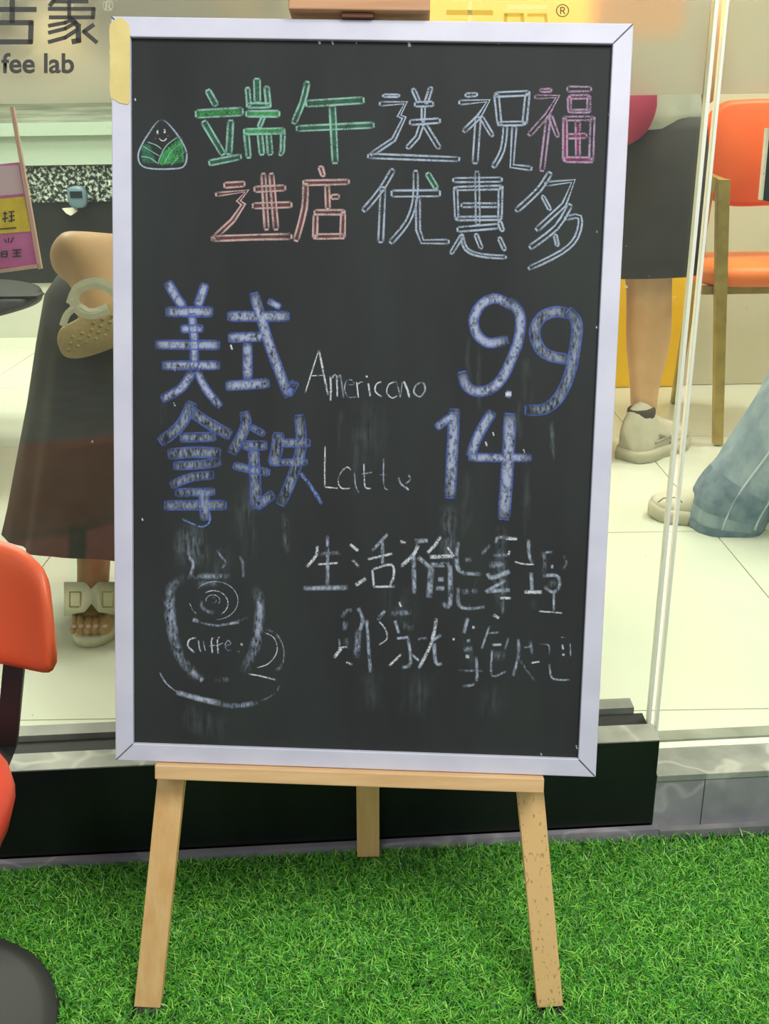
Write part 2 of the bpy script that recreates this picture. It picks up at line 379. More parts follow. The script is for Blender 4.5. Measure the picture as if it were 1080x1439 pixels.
def glass_text(txt, x0, x1, yb, mname, name, parent):
    cu = bpy.data.curves.new(name, 'FONT'); cu.body = txt; cu.size = 1; cu.offset = .022; o = bpy.data.objects.new(name, cu); COL.objects.link(o)
    bpy.context.view_layer.update(); me = bpy.data.meshes.new_from_object(o.evaluated_get(bpy.context.evaluated_depsgraph_get()))
    bpy.data.objects.remove(o); co = [v.co.copy() for v in me.vertices]
    xa, xb = min(c.x for c in co), max(c.x for c in co); s = (x1-x0)/(xb-xa)
    off = parent_loc(parent)
    pts = wquad([(x0+(c.x-xa)*s, yb-c.y*s) for c in co], GO-.0064)
    for v, p in zip(me.vertices, pts): v.co = p-off
    me.materials.append(M[mname]); ob = bpy.data.objects.new(name, me); COL.objects.link(ob); ob.parent = parent; return ob, s
ob, s_ = glass_text('fee lab', 2, 104, 102, 'logo', 'lettering', win1)
glass_text('cof', -46, -3, 102, 'logo', 'lettering', win1)
# registered marks
def ring_mark(cx, cy, r, m, parent):
    b = MB(); n = 20
    for j in range(n):
        a, c = 2*math.pi*j/n, 2*math.pi*(j+1)/n
        bar(b, [(cx+r*math.cos(a), cy+r*math.sin(a)), (cx+r*math.cos(c), cy+r*math.sin(c))], 1.3)
    bar(b, [(cx-2.6, cy+4.5), (cx-2.6, cy-4.5), (cx+1.5, cy-4.5), (cx+2.8, cy-2.4), (cx+1.5, cy), (cx-2, cy)], 1.4)
    bar(b, [(cx, cy), (cx+3, cy+4.5)], 1.4); b.obj('registered_mark', m, parent)
ring_mark(790, 15, 8.5, 'brown_ink', win1); ring_mark(152, 8, 7, 'cream', win1)
b = MB()
bar(b, [(629, 17.5), (690, 18)], 7); b.obj('sign_stroke', 'gold_letter', win1)
b = MB(); bar(b, [(660, 3), (660, 28)], 6); bar(b, [(714, 10), (766, 10)], 7); b.obj('sign_stroke', 'cream_letter', win1)
b = MB(); bar(b, [(710, 30), (710, 21), (733, 21), (734, 30)], 5); bar(b, [(742, 21), (766, 21), (767, 30)], 4); b.obj('sign_stroke', 'gold_letter', win1)
# ================================================================ TURF
def turf():
    X0, X1, Y0, Y1 = -1.25, 1.5, .02, 1.30
    n1 = 250000
    x = rng.uniform(X0, X1, n1); y = rng.uniform(Y0, Y1+.03, n1)
    # more blades where the photograph looks closest
    n2 = 100000; x = np.concatenate([x, rng.uniform(-.62, .72, n2)]); y = np.concatenate([y, rng.uniform(.9, 1.31, n2)])
    keep = y < wy(x)-.012+rng.uniform(-.006, .004, len(x))
    for fx, fy in ((-.325, .999), (.208, .988), (-.036, 1.31)):
        keep &= ~((np.abs(x-fx) < .021) & (np.abs(y-fy-.012) < .020))
    keep &= ((x+.625)**2+(y-.94)**2) > .188**2
    x, y = x[keep], y[keep]; n = len(x)
    h = rng.uniform(.009, .0195, n); a = rng.uniform(0, 2*np.pi, n); tilt = rng.uniform(.25, 1.3, n)*h; wd = rng.uniform(.0006, .0013, n)
    a2 = a+rng.uniform(-1.2, 1.2, n); wa = rng.uniform(0, 2*np.pi, n)
    base = np.stack([x, y, np.full(n, -.0125)], 1)
    d1 = np.stack([np.cos(a), np.sin(a), 0*a], 1); d2 = np.stack([np.cos(a2), np.sin(a2), 0*a], 1); sd = np.stack([np.cos(wa), np.sin(wa), 0*a], 1)*wd[:, None]
    up = np.array([0, 0, 1.])
    mid = base+d1*(tilt*.35)[:, None]+up*(h*.65)[:, None]
    tip = mid+d2*(tilt*.8)[:, None]+up*(h*rng.uniform(-.05, .45, n))[:, None]
    V = np.stack([base-sd, base+sd, mid+sd*.9, mid-sd*.9, tip], 1).reshape(-1, 3)
    me = bpy.data.meshes.new('turf'); me.vertices.add(n*5); me.vertices.foreach_set('co', V.astype(np.float32).ravel())
    i = np.arange(n)[:, None]*5
    loops = np.concatenate([i+0, i+1, i+2, i+3, i+3, i+2, i+4], 1).ravel().astype(np.int32)
    me.loops.add(n*7); me.loops.foreach_set('vertex_index', loops)
    ls = np.stack([np.arange(n)*7, np.arange(n)*7+4], 1).ravel().astype(np.int32)
    me.polygons.add(n*2); me.polygons.foreach_set('loop_start', ls)
    try: me.polygons.foreach_set('loop_total', np.tile([4, 3], n).astype(np.int32))
    except Exception: pass
    at = me.attributes.new('shade', 'FLOAT', 'FACE'); at.data.foreach_set('value', np.repeat(rng.uniform(0, 1, n), 2).astype(np.float32))
    me.update(calc_edges=True)
    m, nt, b, o = nodes('turf_blade'); an = nt.nodes.new('ShaderNodeAttribute'); an.attribute_name = 'shade'
    c = rampc(nt, an.outputs['Fac'], [(0, (30, 78, 32)), (.45, (76, 166, 52)), (.8, (130, 212, 66)), (1, (166, 216, 100))])
    nt.links.new(c, b.inputs['Base Color']); b.inputs['Roughness'].default_value = .42
    b.inputs['Subsurface Weight'].default_value = 0
    me.materials.append(m); ob = bpy.data.objects.new('artificial_turf', me); COL.objects.link(ob)
    tag(ob, 'bright green artificial turf laid on the ground under the easel', 'turf', kind='stuff')
turf()
# ================================================================ CHALKBOARD
def rod(v):
    v = np.array(v); t = np.linalg.norm(v); k = v/t; K = np.array([[0, -k[2], k[1]], [k[2], 0, -k[0]], [-k[1], k[0], 0]])
    return np.eye(3)+math.sin(t)*K+(1-math.cos(t))*K@K
BM = rod([-.2539585, .03578919, -.03796991]) @ np.array([[1., 0, 0], [0, 0, -1], [0, 1, 0]])
BT = np.array([-.04307061, 1.04584183, -.74400481+CAMZ]); BH = .891
board = empty('chalkboard', tuple(BT), label='black chalkboard sign in a white frame, chalked with a menu, on the wooden easel', cat='chalkboard')
board.rotation_mode = 'QUATERNION'; board.rotation_quaternion = Matrix([list(r) for r in BM]).to_quaternion()
def B(x, y, z=-.005):
    p0 = BT+BM[:, 2]*z; d = ray(x, y); n = BM[:, 2]; t = np.dot(p0-CAM, n)/np.dot(d, n)
    q = BM.T@(CAM+d*t-BT); return (q[0], q[1])
def bobj(b, name, m, bevel=0, parent=None):
    o = b.obj(name, m, parent or board, bevel=bevel, rel=False); return o
bobj(MB().box((-.292, .008, -.016), (.292, BH-.008, -.0055)), 'board_panel', mat('slate', (40, 41, 41), .7, c2=(49, 54, 51), ns=5, stretch=(1.6, .5, 1), spec=.25, bump=.0001, bs=300, lo=.3, hi=.72))
fw = .0225; W2 = .3
def rail(o0, o1, i0, i1):
    lo = [(*o0, -.018), (*o1, -.018), (*i1, -.018), (*i0, -.018)]
    return MB().hexa(lo, [(p[0], p[1], 0) for p in lo])
oc = [(-W2, BH), (W2, BH), (W2, 0), (-W2, 0)]; ic = [(-W2+fw, BH-fw), (W2-fw, BH-fw), (W2-fw, fw), (-W2+fw, fw)]
rails = []
for k in range(4):
    a, c = k, (k+1) % 4
    g = .0003
    rails.append(bobj(rail(oc[a], oc[c], ic[a], ic[c]), 'frame_rail', 'white_frame', .0012))
for k in range(4):
    o_, i_ = Vector(oc[k]), Vector(ic[k]); t = (i_-o_).normalized(); n = Vector((-t.y, t.x))*.0005
    bb = MB(); q = [o_+t*.001+n, i_-t*.001+n, i_-t*.001-n, o_+t*.001-n]
    bb.slab([(p.x, p.y, -.0005) for p in q], (0, 0, .0009)); bobj(bb, 'mitre_joint', 'seam')
# yellow tape on the upper left corner
pts = [(155, 34), (162, 27), (172, 25), (181, 34), (183, 48)]+[(183+random.uniform(-1, .6), y) for y in range(58, 146, 7)]+[(180, 147), (168, 145), (156, 137)]+[(154.5+random.uniform(-.8, .8), y) for y in range(130, 36, -7)]
bobj(MB().slab([(*B(x, y, 0), .0002) for x, y in pts], (0, 0, .0006)), 'tape_patch', 'tape', parent=board)['label'] = 'peeling yellow tape patch on the upper left of the frame'
# ---- chalk
CM = {}
def cm(k, *a, **kw): CM[k] = chalk('chalk_'+k, *a, **kw)
cm('line', (176, 190, 205), .66, .85, 900, 2.5)
cm('line_green', (150, 196, 178), .66, .85, 900, 2.5)
cm('line_red', (206, 176, 172), .66, .85, 900, 2.5)
cm('line_pink', (186, 160, 186), .64, .8, 900, 2.5)
cm('line_blue', (92, 112, 186), .68, .85, 600, 2.0, contrast=2)
cm('fill_green', (84, 152, 116), .66, .52, 500, 4, contrast=1.6)
cm('fill_bright', (84, 184, 104), .70, .74, 500, 4, contrast=1.6)
cm('fill_red', (168, 104, 92), .64, .55, 500, 4, contrast=1.6)
cm('fill_grey', (120, 134, 150), .44, .28, 500, 4)
cm('fill_pink', (168, 72, 110), .68, .66, 500, 4, contrast=1.6)
cm('white', (214, 220, 226), .62, .92, 520, 2.5)
cm('mid', (186, 198, 214), .65, .84, 280, 1.7, (1, .6, 1), 2.0)
cm('worn', (172, 184, 204), .59, .80, 220, 1.5, (1.4, .6, 1), 2.2)
cm('dust', (150, 162, 170), .58, .5, 180, 1.2, (1.6, .4, 1), 2)
cm('smear', (130, 144, 146), .58, .22, 110, 1.0, (2.2, .2, 1), 2)
cm('bluefill', (120, 142, 206), .62, .9, 500, 2.2)
cm('fat', (178, 188, 214), .69, .78, 300, 3, (1, .6, 1), 2.1)
cm('fatworn', (160, 172, 194), .60, .66, 260, 3, (1.4, .45, 1), 2.6)
MK = list(CM)
def smooth(pts, k=4, closed=False):
    pts = [Vector(p) for p in pts]
    if len(pts) < 3: return pts
    out = []; n = len(pts)
    for i in range(n-1 if not closed else n):
        p0, p1, p2, p3 = (pts[(i-1) % n] if closed or i > 0 else pts[i]), pts[i], pts[(i+1) % n], (pts[(i+2) % n] if closed or i+2 < n else pts[(i+1) % n])
        for s in range(k):
            t = s/k; out.append(.5*((2*p1)+(p2-p0)*t+(2*p0-5*p1+4*p2-p3)*t*t+(3*p1-p0-3*p2+p3)*t**3))
    out.append(pts[0] if closed else pts[-1]); return out
class Ink:
    lay = 0
    def __init__(s, name, org, sc, label=None): s.n, s.o, s.s, s.label = name, org, sc, label; s.v = []; s.f = []; s.uv = []; s.mi = []
    def px(s, p): return (s.o[0]+p[0]/s.s, s.o[1]+p[1]/s.s)
    def rib(s, pts, wd, m, jit=.0, z=None):
        pts = [Vector(p) for p in pts]
        if len(pts) == 1: pts = [pts[0]-Vector((wd*.45, 0)), pts[0]+Vector((wd*.45, 0))]
        L = [0]
        for a, b in zip(pts[:-1], pts[1:]): L.append(L[-1]+max((b-a).length, 1e-6))
        Ink.lay = (Ink.lay+1) % 60; z = z if z is not None else -.0053+Ink.lay*4e-6
        ws = wd if isinstance(wd, (list, tuple)) else [wd]*len(pts)
        base = len(s.v)
        for i, p in enumerate(pts):
            a = (pts[i]-pts[i-1]).normalized() if i else None; b = (pts[i+1]-pts[i]).normalized() if i+1 < len(pts) else None
            t = ((a or b)+(b or a)); t = t.normalized() if t.length > .3 else (a or b)
            n = Vector((-t.y, t.x))*ws[min(i, len(ws)-1)]/2*(1+random.uniform(-jit, jit))
            for q in (p+n, p-n): x, y = B(*s.px(q), z); s.v.append((x, y, z))
        for i in range(len(pts)-1):
            k = base+2*i; s.f.append((k, k+1, k+3, k+2)); u0, u1 = L[i]/L[-1], L[i+1]/L[-1]
            s.uv += [(u0, 1), (u0, 0), (u1, 0), (u1, 1)]; s.mi.append(MK.index(m))
    def st(s, pts, wd, m='mid', jit=.12): s.rib(smooth(pts), wd, m, jit)
    def out(s, pts, wd, line='line', fill='fill_grey', lw=None, sm=True):
        pts = smooth(pts, 3) if sm and len(pts) > 2 else [Vector(p) for p in pts]
        lw = lw or 3.7*s.s
        if fill: s.rib(pts, wd*.92, fill)
        Lf, Rt = [], []
        for i, p in enumerate(pts):
            a = (pts[i]-pts[i-1]).normalized() if i else None; b = (pts[i+1]-pts[i]).normalized() if i+1 < len(pts) else None
            t = ((a or b)+(b or a)); t = t.normalized() if t.length > .3 else (a or b)
            n = Vector((-t.y, t.x))*wd/2; Lf.append(p+n); Rt.append(p-n)
        j = lambda: Vector((random.uniform(-.5, .5), random.uniform(-.5, .5)))*s.s*.8
        for side in (Lf, Rt): s.rib([side[0]+j()]+side[1:-1]+[side[-1]+j()], lw, line, .15)
        s.rib([Lf[0], Rt[0]], lw, line); s.rib([Lf[-1], Rt[-1]], lw, line)
    def done(s):
        o = mesh_obj(s.n, s.v, s.f, [CM[k] for k in MK], board, uvs=s.uv, midx=s.mi)
        if s.label: o['label'] = s.label
        return o
def glyph(org, sc, strokes, line='line', fill='fill_grey', name='chalk_character', label=None):
    k = Ink(name, org, sc, label)
    for st in strokes:
        pts, wd = st[0], st[1]; o = st[2] if len(st) > 2 else {}
        k.out(pts, wd, o.get('line', line), o.get('fill', fill), sm=o.get('sm', False))
    return k.done()
A_, sA = (180, 80), 3.
S = dict(sm=True)
glyph(A_, sA, [([(335, 140), (370, 205)], 22), ([(285, 241), (483, 230)], 30, dict(fill='fill_bright')), ([(318, 272), (400, 412)], 22), ([(432, 268), (424, 410)], 22), ([(342, 448), (475, 420)], 22),
  ([(503, 130), (510, 208)], 18), ([(542, 92), (545, 192)], 24), ([(583, 125), (592, 208)], 18), ([(500, 205), (600, 205)], 18), ([(497, 240), (637, 240)], 24, dict(fill='fill_bright')), ([(570, 252), (552, 298)], 16),
  ([(488, 314), (658, 312)], 22, dict(fill='fill_bright')), ([(498, 322), (508, 425)], 20), ([(555, 322), (563, 412)], 20), ([(592, 325), (598, 412)], 20), ([(652, 312), (650, 395), (640, 414)], 15)], 'line_green', 'fill_green')
glyph(A_, sA, [([(755, 105), (735, 190), (697, 280)], 20, S), ([(750, 198), (992, 182)], 26), ([(710, 302), (1035, 288)], 22), ([(860, 205), (872, 448)], 24)], 'line_green', 'fill_green')
glyph(A_, sA, [([(405, 542), (490, 535)], 22), ([(370, 580), (500, 565), (465, 607), (485, 622), (440, 690), (362, 764)], 17), ([(352, 766), (520, 760), (688, 757)], 20), ([(532, 558), (662, 552)], 22), ([(525, 628), (688, 624)], 22),
  ([(570, 492), (583, 728)], 18), ([(603, 492), (623, 728)], 20)], 'line_red', 'fill_red')
glyph(A_, sA, [([(810, 462), (822, 503)], 16), ([(738, 530), (930, 527)], 20), ([(748, 535), (742, 640), (707, 775)], 20, S), ([(838, 542), (842, 640)], 18), ([(855, 590), (888, 588)], 18), ([(785, 655), (912, 655)], 18),
  ([(790, 665), (788, 765)], 18), ([(906, 655), (903, 765)], 18), ([(788, 757), (908, 755)], 18)], 'line_red', 'fill_red')
B_, sB = (500, 80), 2.842
N_ = dict(fill=None); NS = dict(fill=None, sm=True)
glyph(B_, sB, [([(108, 155), (173, 155)], 12), ([(95, 187), (198, 183), (172, 235), (192, 243), (150, 330), (60, 390)], 15), ([(48, 396), (230, 402), (412, 408)], 17), ([(228, 128), (250, 180)], 14), ([(300, 122), (280, 185)], 14),
  ([(235, 190), (308, 188)], 18), ([(268, 198), (268, 258)], 14), ([(215, 262), (335, 255)], 18), ([(262, 270), (245, 320), (205, 365)], 16), ([(272, 270), (332, 365)], 16)], fill='fill_grey')
glyph(B_, sB, [([(437, 153), (483, 150)], 14), ([(412, 182), (528, 175), (490, 240), (430, 298)], 16), ([(488, 240), (475, 425)], 20), ([(500, 240), (545, 315)], 14), ([(560, 148), (572, 272)], 16), ([(555, 150), (692, 145)], 17),
  ([(684, 148), (672, 268)], 16), ([(568, 266), (674, 265)], 14), ([(597, 275), (585, 370), (548, 440)], 16, S), ([(632, 275), (622, 436), (700, 446)], 17)])
PK = dict(line='line_pink', fill='fill_pink')
glyph(B_, sB, [([(735, 135), (780, 133)], 12, PK), ([(715, 160), (805, 158), (760, 235), (690, 312)], 16), ([(768, 240), (742, 455)], 18), ([(775, 235), (805, 318)], 14), ([(843, 128), (938, 128)], 18), ([(850, 160), (935, 158)], 13, PK),
  ([(852, 160), (852, 220)], 13, PK), ([(930, 158), (928, 222)], 13), ([(850, 217), (932, 217)], 11), ([(826, 246), (952, 246)], 14), ([(834, 246), (834, 415)], 16, PK), ([(944, 246), (938, 420)], 16), ([(832, 410), (940, 412)], 20, PK),
  ([(885, 255), (885, 402)], 17, PK), ([(842, 318), (920, 315)], 18, PK)], 'line_pink', 'fill_grey')
glyph(B_, sB, [([(148, 450), (100, 530), (30, 615)], 18, S), ([(108, 520), (98, 740)], 18), ([(142, 545), (335, 545)], 24), ([(238, 455), (235, 570), (205, 660), (138, 742)], 17, S), ([(247, 560), (248, 690), (265, 738), (370, 738)], 16),
  ([(285, 465), (322, 525)], 18, dict(line='line_green', fill='fill_green'))])
glyph(B_, sB, [([(388, 492), (582, 490)], 16), ([(483, 458), (487, 670)], 16), ([(397, 522), (402, 650)], 15), ([(392, 526), (585, 522)], 15), ([(578, 522), (574, 650)], 15), ([(400, 646), (580, 643)], 14), ([(420, 592), (570, 592)], 14),
  ([(405, 690), (570, 675)], 18), ([(572, 658), (585, 695)], 14), ([(425, 710), (380, 785)], 14), ([(422, 712), (440, 768), (500, 792), (598, 800)], 12, NS), ([(478, 708), (500, 765)], 14), ([(572, 722), (594, 772)], 14)])
glyph(B_, sB, [([(775, 462), (730, 530), (640, 615)], 18, S), ([(755, 508), (868, 495), (830, 590), (720, 690)], 17), ([(745, 555), (775, 610)], 12), ([(855, 590), (800, 680), (695, 762)], 18, S), ([(835, 645), (893, 640), (880, 720), (820, 780), (690, 845)], 15, S), ([(795, 710), (805, 755)], 12)])
# smiling rice dumpling
k = Ink('chalk_dumpling', A_, sA, 'small chalk drawing of a smiling leaf wrapped rice dumpling')
for x in range(6):
    t = x/5; k.st([(60+t*28, 365-t*2+abs(t-.4)*10), (62+t*36, 400+t*5), (66+t*46, 450)], 16, 'fill_green'); k.st([(135+t*85, 440-t*105+40*0), (130+t*100, 452-t*30)], 15, 'fill_green'); k.st([(150+t*66, 400-t*60), (140+t*90, 458-t*10)], 22, 'fill_bright')
k.st([(80, 358), (118, 372), (142, 390)], 6, 'line_green'); k.st([(212, 336), (165, 370), (140, 410), (124, 455)], 6, 'line_green'); k.st([(52, 420), (90, 425), (125, 450)], 6, 'line_green'); k.st([(60, 375), (110, 405), (135, 420)], 5, 'line_green')
k.st([(225, 360), (180, 400), (150, 455)], 5, 'line_green'); k.st([(242, 395), (205, 430), (180, 460)], 5, 'line_green')
k.rib(smooth([(140, 265), (205, 325), (245, 400), (235, 460), (180, 472), (90, 470), (50, 450), (45, 400), (85, 325)], 5, True), 9, 'line')
k.st([(123, 308), (124, 328)], 9, 'white'); k.st([(153, 304), (154, 322)], 9, 'white'); k.st([(130, 342), (140, 352), (152, 353), (163, 342)], 6, 'white'); k.st([(110, 345), (120, 345)], 12, 'fill_red'); k.st([(162, 334), (174, 332)], 12, 'fill_red'); k.done()
# big blue-edged characters and prices
def fat(org, sc, strokes, m='fat', line='line_blue', name='chalk_character', label=None):
    k = Ink(name, org, sc, label)
    for st in strokes: k.out(smooth(st[0], 5), st[1], line, None, lw=4.2*sc*.8, sm=False)
    for st in strokes:
        k.rib(smooth(st[0], 5), st[1]*.98, st[2] if len(st) > 2 else m, .06)
    return k.done()
C_, sC = (190, 370), 3.69
fat(C_, sC, [([(168, 98), (205, 165), (250, 228)], 44), ([(362, 108), (325, 222)], 42), ([(160, 252), (400, 252)], 48), ([(292, 262), (305, 400), (305, 545)], 40), ([(238, 340), (350, 338)], 38), ([(105, 422), (435, 425)], 44), ([(143, 530), (435, 530)], 44),
  ([(295, 565), (235, 650), (138, 704)], 42), ([(322, 560), (365, 650), (440, 742)], 36)])
fat(C_, sC, [([(480, 275), (795, 275)], 48), ([(615, 155), (650, 280), (705, 450), (795, 690)], 48), ([(690, 195), (750, 228)], 30), ([(485, 388), (665, 380)], 46), ([(580, 415), (582, 600)], 44), ([(472, 637), (692, 622)], 46), ([(790, 680), (830, 615)], 44, 'bluefill')])
fat(C_, sC, [([(295, 722), (235, 840), (130, 928)], 52), ([(285, 765), (380, 830), (492, 892)], 52), ([(235, 905), (415, 900)], 44), ([(172, 990), (300, 980), (440, 985)], 52), ([(200, 1050), (330, 1045), (440, 1030)], 40), ([(185, 1150), (290, 1110), (405, 1098)], 40),
  ([(210, 1190), (410, 1185)], 36), ([(152, 1255), (470, 1255)], 46), ([(355, 1180), (362, 1330)], 46)], 'fatworn')
k = Ink('chalk_hook', C_, sC, 'blue chalk hook stroke'); k.st([(240, 1325), (300, 1352), (350, 1366), (385, 1340), (385, 1290)], 13, 'bluefill'); k.done()
fat(C_, sC, [([(565, 772), (570, 850), (500, 985)], 48), ([(600, 850), (668, 888)], 30), ([(560, 945), (680, 945)], 44), ([(510, 1048), (600, 1070), (695, 1085)], 36), ([(612, 955), (622, 1130), (625, 1270)], 52), ([(625, 1262), (715, 1195)], 44),
  ([(742, 880), (735, 960), (715, 1040)], 56), ([(740, 932), (905, 932)], 40), ([(850, 788), (858, 960), (805, 1130), (752, 1252)], 50), ([(700, 1035), (890, 1030)], 30)], 'fatworn')
k = Ink('chalk_stroke', C_, sC, 'solid blue chalk stroke'); k.st([(842, 1072), (905, 1150), (968, 1250)], 24, 'bluefill'); k.done()
E_, sE = (590, 390), 3.996
fat(E_, sE, [([(520, 165), (430, 118), (345, 150), (300, 240), (325, 325), (390, 368), (490, 350)], 50), ([(500, 128), (560, 210), (555, 340), (520, 440), (460, 565), (390, 628), (310, 638), (255, 600), (235, 530)], 52)], name='chalk_digit')
fat(E_, sE, [([(840, 205), (760, 192), (680, 225), (642, 305), (670, 395), (730, 440), (840, 462)], 56), ([(830, 185), (880, 260), (868, 400), (840, 540), (780, 670), (700, 738), (590, 745)], 56)], name='chalk_digit', m='fatworn')
fat(E_, sE, [([(192, 740), (180, 1000), (168, 1238)], 58), ([(195, 775), (150, 800), (92, 842)], 40)], name='chalk_digit')
fat(E_, sE, [([(405, 755), (330, 880), (282, 1000)], 52), ([(275, 1010), (450, 1012), (622, 1012)], 42), ([(505, 765), (495, 1000), (470, 1358)], 64)], name='chalk_digit')
k = Ink('chalk_point', E_, sE); k.rib(smooth([(480, 650), (495, 655), (512, 658)], 3), 48, 'bluefill'); k.rib([(478, 656), (514, 652)], 30, 'white'); k.done()
def word(org, sc, groups, name='chalk_letter'):
    for g in groups:
        k = Ink(name, org, sc)
        for st in g: k.st(st[0], st[1], st[2] if len(st) > 2 else 'white')
        k.done()
D_, sD = (400, 470), 4.909
word(D_, sD, [[([(140, 405), (187, 255), (235, 105)], 11), ([(235, 105), (268, 270), (298, 420)], 16), ([(180, 285), (265, 282)], 9)],
  [([(313, 285), (318, 370), (315, 460)], 16), ([(320, 305), (355, 285), (362, 435)], 15), ([(365, 300), (385, 290), (405, 440)], 16, 'mid')],
  [([(420, 345), (475, 345), (462, 315), (425, 322), (413, 380), (440, 432), (495, 430)], 12, 'mid')], [([(495, 325), (508, 440)], 12), ([(497, 350), (520, 330), (542, 328)], 11, 'mid')], [([(575, 335), (590, 430)], 15), ([(565, 290)], 16)],
  [([(668, 325), (630, 345), (625, 395), (672, 432)], 13)], [([(765, 325), (718, 345), (703, 400), (740, 438), (778, 420)], 12), ([(765, 320), (785, 380), (795, 438)], 12, 'mid')], [([(798, 435), (810, 325)], 9, 'mid'), ([(818, 320), (845, 380), (860, 438)], 18)],
  [([(945, 330), (905, 350), (890, 400), (930, 430), (965, 390), (962, 345), (940, 328)], 17, 'mid')]])
word(D_, sD, [[([(278, 768), (275, 920), (276, 1052)], 13), ([(274, 1052), (370, 1062)], 13)], [([(458, 940), (430, 915), (385, 955), (368, 1020), (395, 1062), (455, 1060)], 12), ([(480, 955), (488, 1040), (512, 1095)], 11, 'mid')],
  [([(545, 888), (550, 1030), (565, 1060), (600, 1062)], 13), ([(528, 965), (605, 950)], 13, 'mid')], [([(682, 850), (680, 1000), (690, 1060), (715, 1072)], 12, 'mid'), ([(650, 968), (715, 968)], 10, 'worn')], [([(782, 985), (800, 1030), (835, 1058)], 18, 'mid'), ([(850, 965), (864, 1000), (832, 1030)], 16, 'mid'), ([(832, 1052), (855, 1075)], 18, 'mid')]])
# cup
F_, sF = (200, 750), 4.696
k = Ink('chalk_cup', F_, sF, 'chalk drawing of a steaming coffee cup on a saucer')
k.st([(290, 278), (190, 355), (180, 480), (198, 640), (240, 800), (320, 905), (405, 975)], 80, 'worn'); k.st([(195, 400), (185, 520), (215, 640)], 60, 'worn'); k.st([(320, 905), (400, 972)], 44, 'mid')
k.st([(285, 285), (420, 280), (585, 282)], 44, 'worn'); k.st([(330, 330), (580, 325)], 50, 'dust')
k.st([(728, 345), (772, 430), (768, 600), (742, 750), (690, 860), (682, 925)], 76, 'worn'); k.st([(770, 420), (772, 560), (755, 700)], 40, 'mid')
k.st([(335, 570), (430, 598), (540, 602), (700, 550)], 20, 'worn'); k.st([(330, 565), (370, 578)], 34, 'mid'); k.st([(520, 602), (640, 585)], 20, 'mid')
cir = lambda cx, cy, rx, ry, a0, a1, n=9: [(cx+rx*math.cos(math.radians(a0+(a1-a0)*i/n)), cy+ry*math.sin(math.radians(a0+(a1-a0)*i/n))) for i in range(n+1)]
k.st(cir(480, 442, 150, 126, 215, 450, 14), 8, 'mid'); k.st(cir(468, 460, 96, 84, 235, 420, 10), 9, 'white'); k.st(cir(465, 440, 46, 36, 160, 400, 9), 9, 'mid'); k.st(cir(465, 440, 22, 20, 180, 480, 6), 9, 'worn'); k.st(cir(465, 460, 75, 60, 80, 200, 6), 30, 'worn')
k.st([(310, 455), (330, 500), (358, 530)], 8, 'mid')
k.st([(800, 628), (880, 660), (930, 750), (922, 860), (850, 930)], [20]*6+[12]*6+[30]*9, 'worn'); k.st([(805, 652), (870, 690), (888, 775), (835, 855), (750, 886)], 9, 'white')
k.st([(113, 915), (160, 990), (235, 1050)], 14, 'mid'); k.st([(220, 1045), (400, 1095), (520, 1120)], 42, 'mid'); k.st([(500, 1125), (640, 1135), (770, 1110)], 40, 'worn'); k.st([(760, 1110), (860, 1065), (908, 985), (840, 948)], 16, 'worn'); k.st([(700, 925), (780, 940), (880, 965)], 12, 'white')
k.st([(470, 965), (590, 962)], 40, 'dust')
k.st([(303, 92), (308, 150), (335, 200), (315, 280)], 26, 'mid'); k.st([(520, 100), (495, 110), (520, 150), (548, 190), (515, 240)], 20, 'worn'); k.st([(637, 140), (662, 200), (665, 295)], 24, 'worn'); k.done()
word(F_, sF, [[([(355, 687), (312, 698), (300, 740), (345, 785)], 14)], [([(370, 700), (376, 755), (388, 782)], 12, 'mid'), ([(400, 705), (415, 775)], 8, 'mid')], [([(472, 685), (455, 705), (462, 790)], 12), ([(440, 742), (480, 735)], 9, 'mid')], [([(512, 680), (495, 705), (500, 795)], 12), ([(482, 742), (535, 720)], 9, 'mid')],
  [([(540, 742), (582, 728), (565, 705), (545, 735), (560, 768), (590, 770)], 10, 'mid')], [([(655, 730)], 18), ([(635, 775)], 20, 'worn')]])
# small motto in two rows
G_, sG = (410, 730), 4.909; H_, sH = (600, 730), 4.696
word(G_, sG, [[([(175, 180), (165, 250), (100, 330)], 26), ([(180, 238), (338, 230)], 38, 'worn'), ([(178, 310), (320, 300)], 18), ([(245, 105), (245, 460)], 32, 'mid'), ([(75, 475), (395, 470)], 38, 'mid')],
  [([(400, 170), (458, 218)], 24), ([(415, 275), (462, 328)], 24), ([(438, 455), (512, 405)], 32), ([(662, 98), (550, 218)], 30, 'mid'), ([(520, 275), (695, 235)], 20), ([(625, 140), (625, 310)], 30, 'mid'), ([(555, 345), (565, 465)], 20), ([(555, 345), (685, 312), (702, 390), (672, 460)], 20), ([(560, 465), (712, 462)], 20)],
  [([(742, 150), (790, 162)], 24), ([(845, 150), (940, 145)], 38, 'mid'), ([(872, 170), (840, 240), (748, 328)], 30), ([(838, 240), (845, 515)], 40, 'mid'), ([(868, 258), (955, 335)], 34, 'mid')]], 'chalk_character')
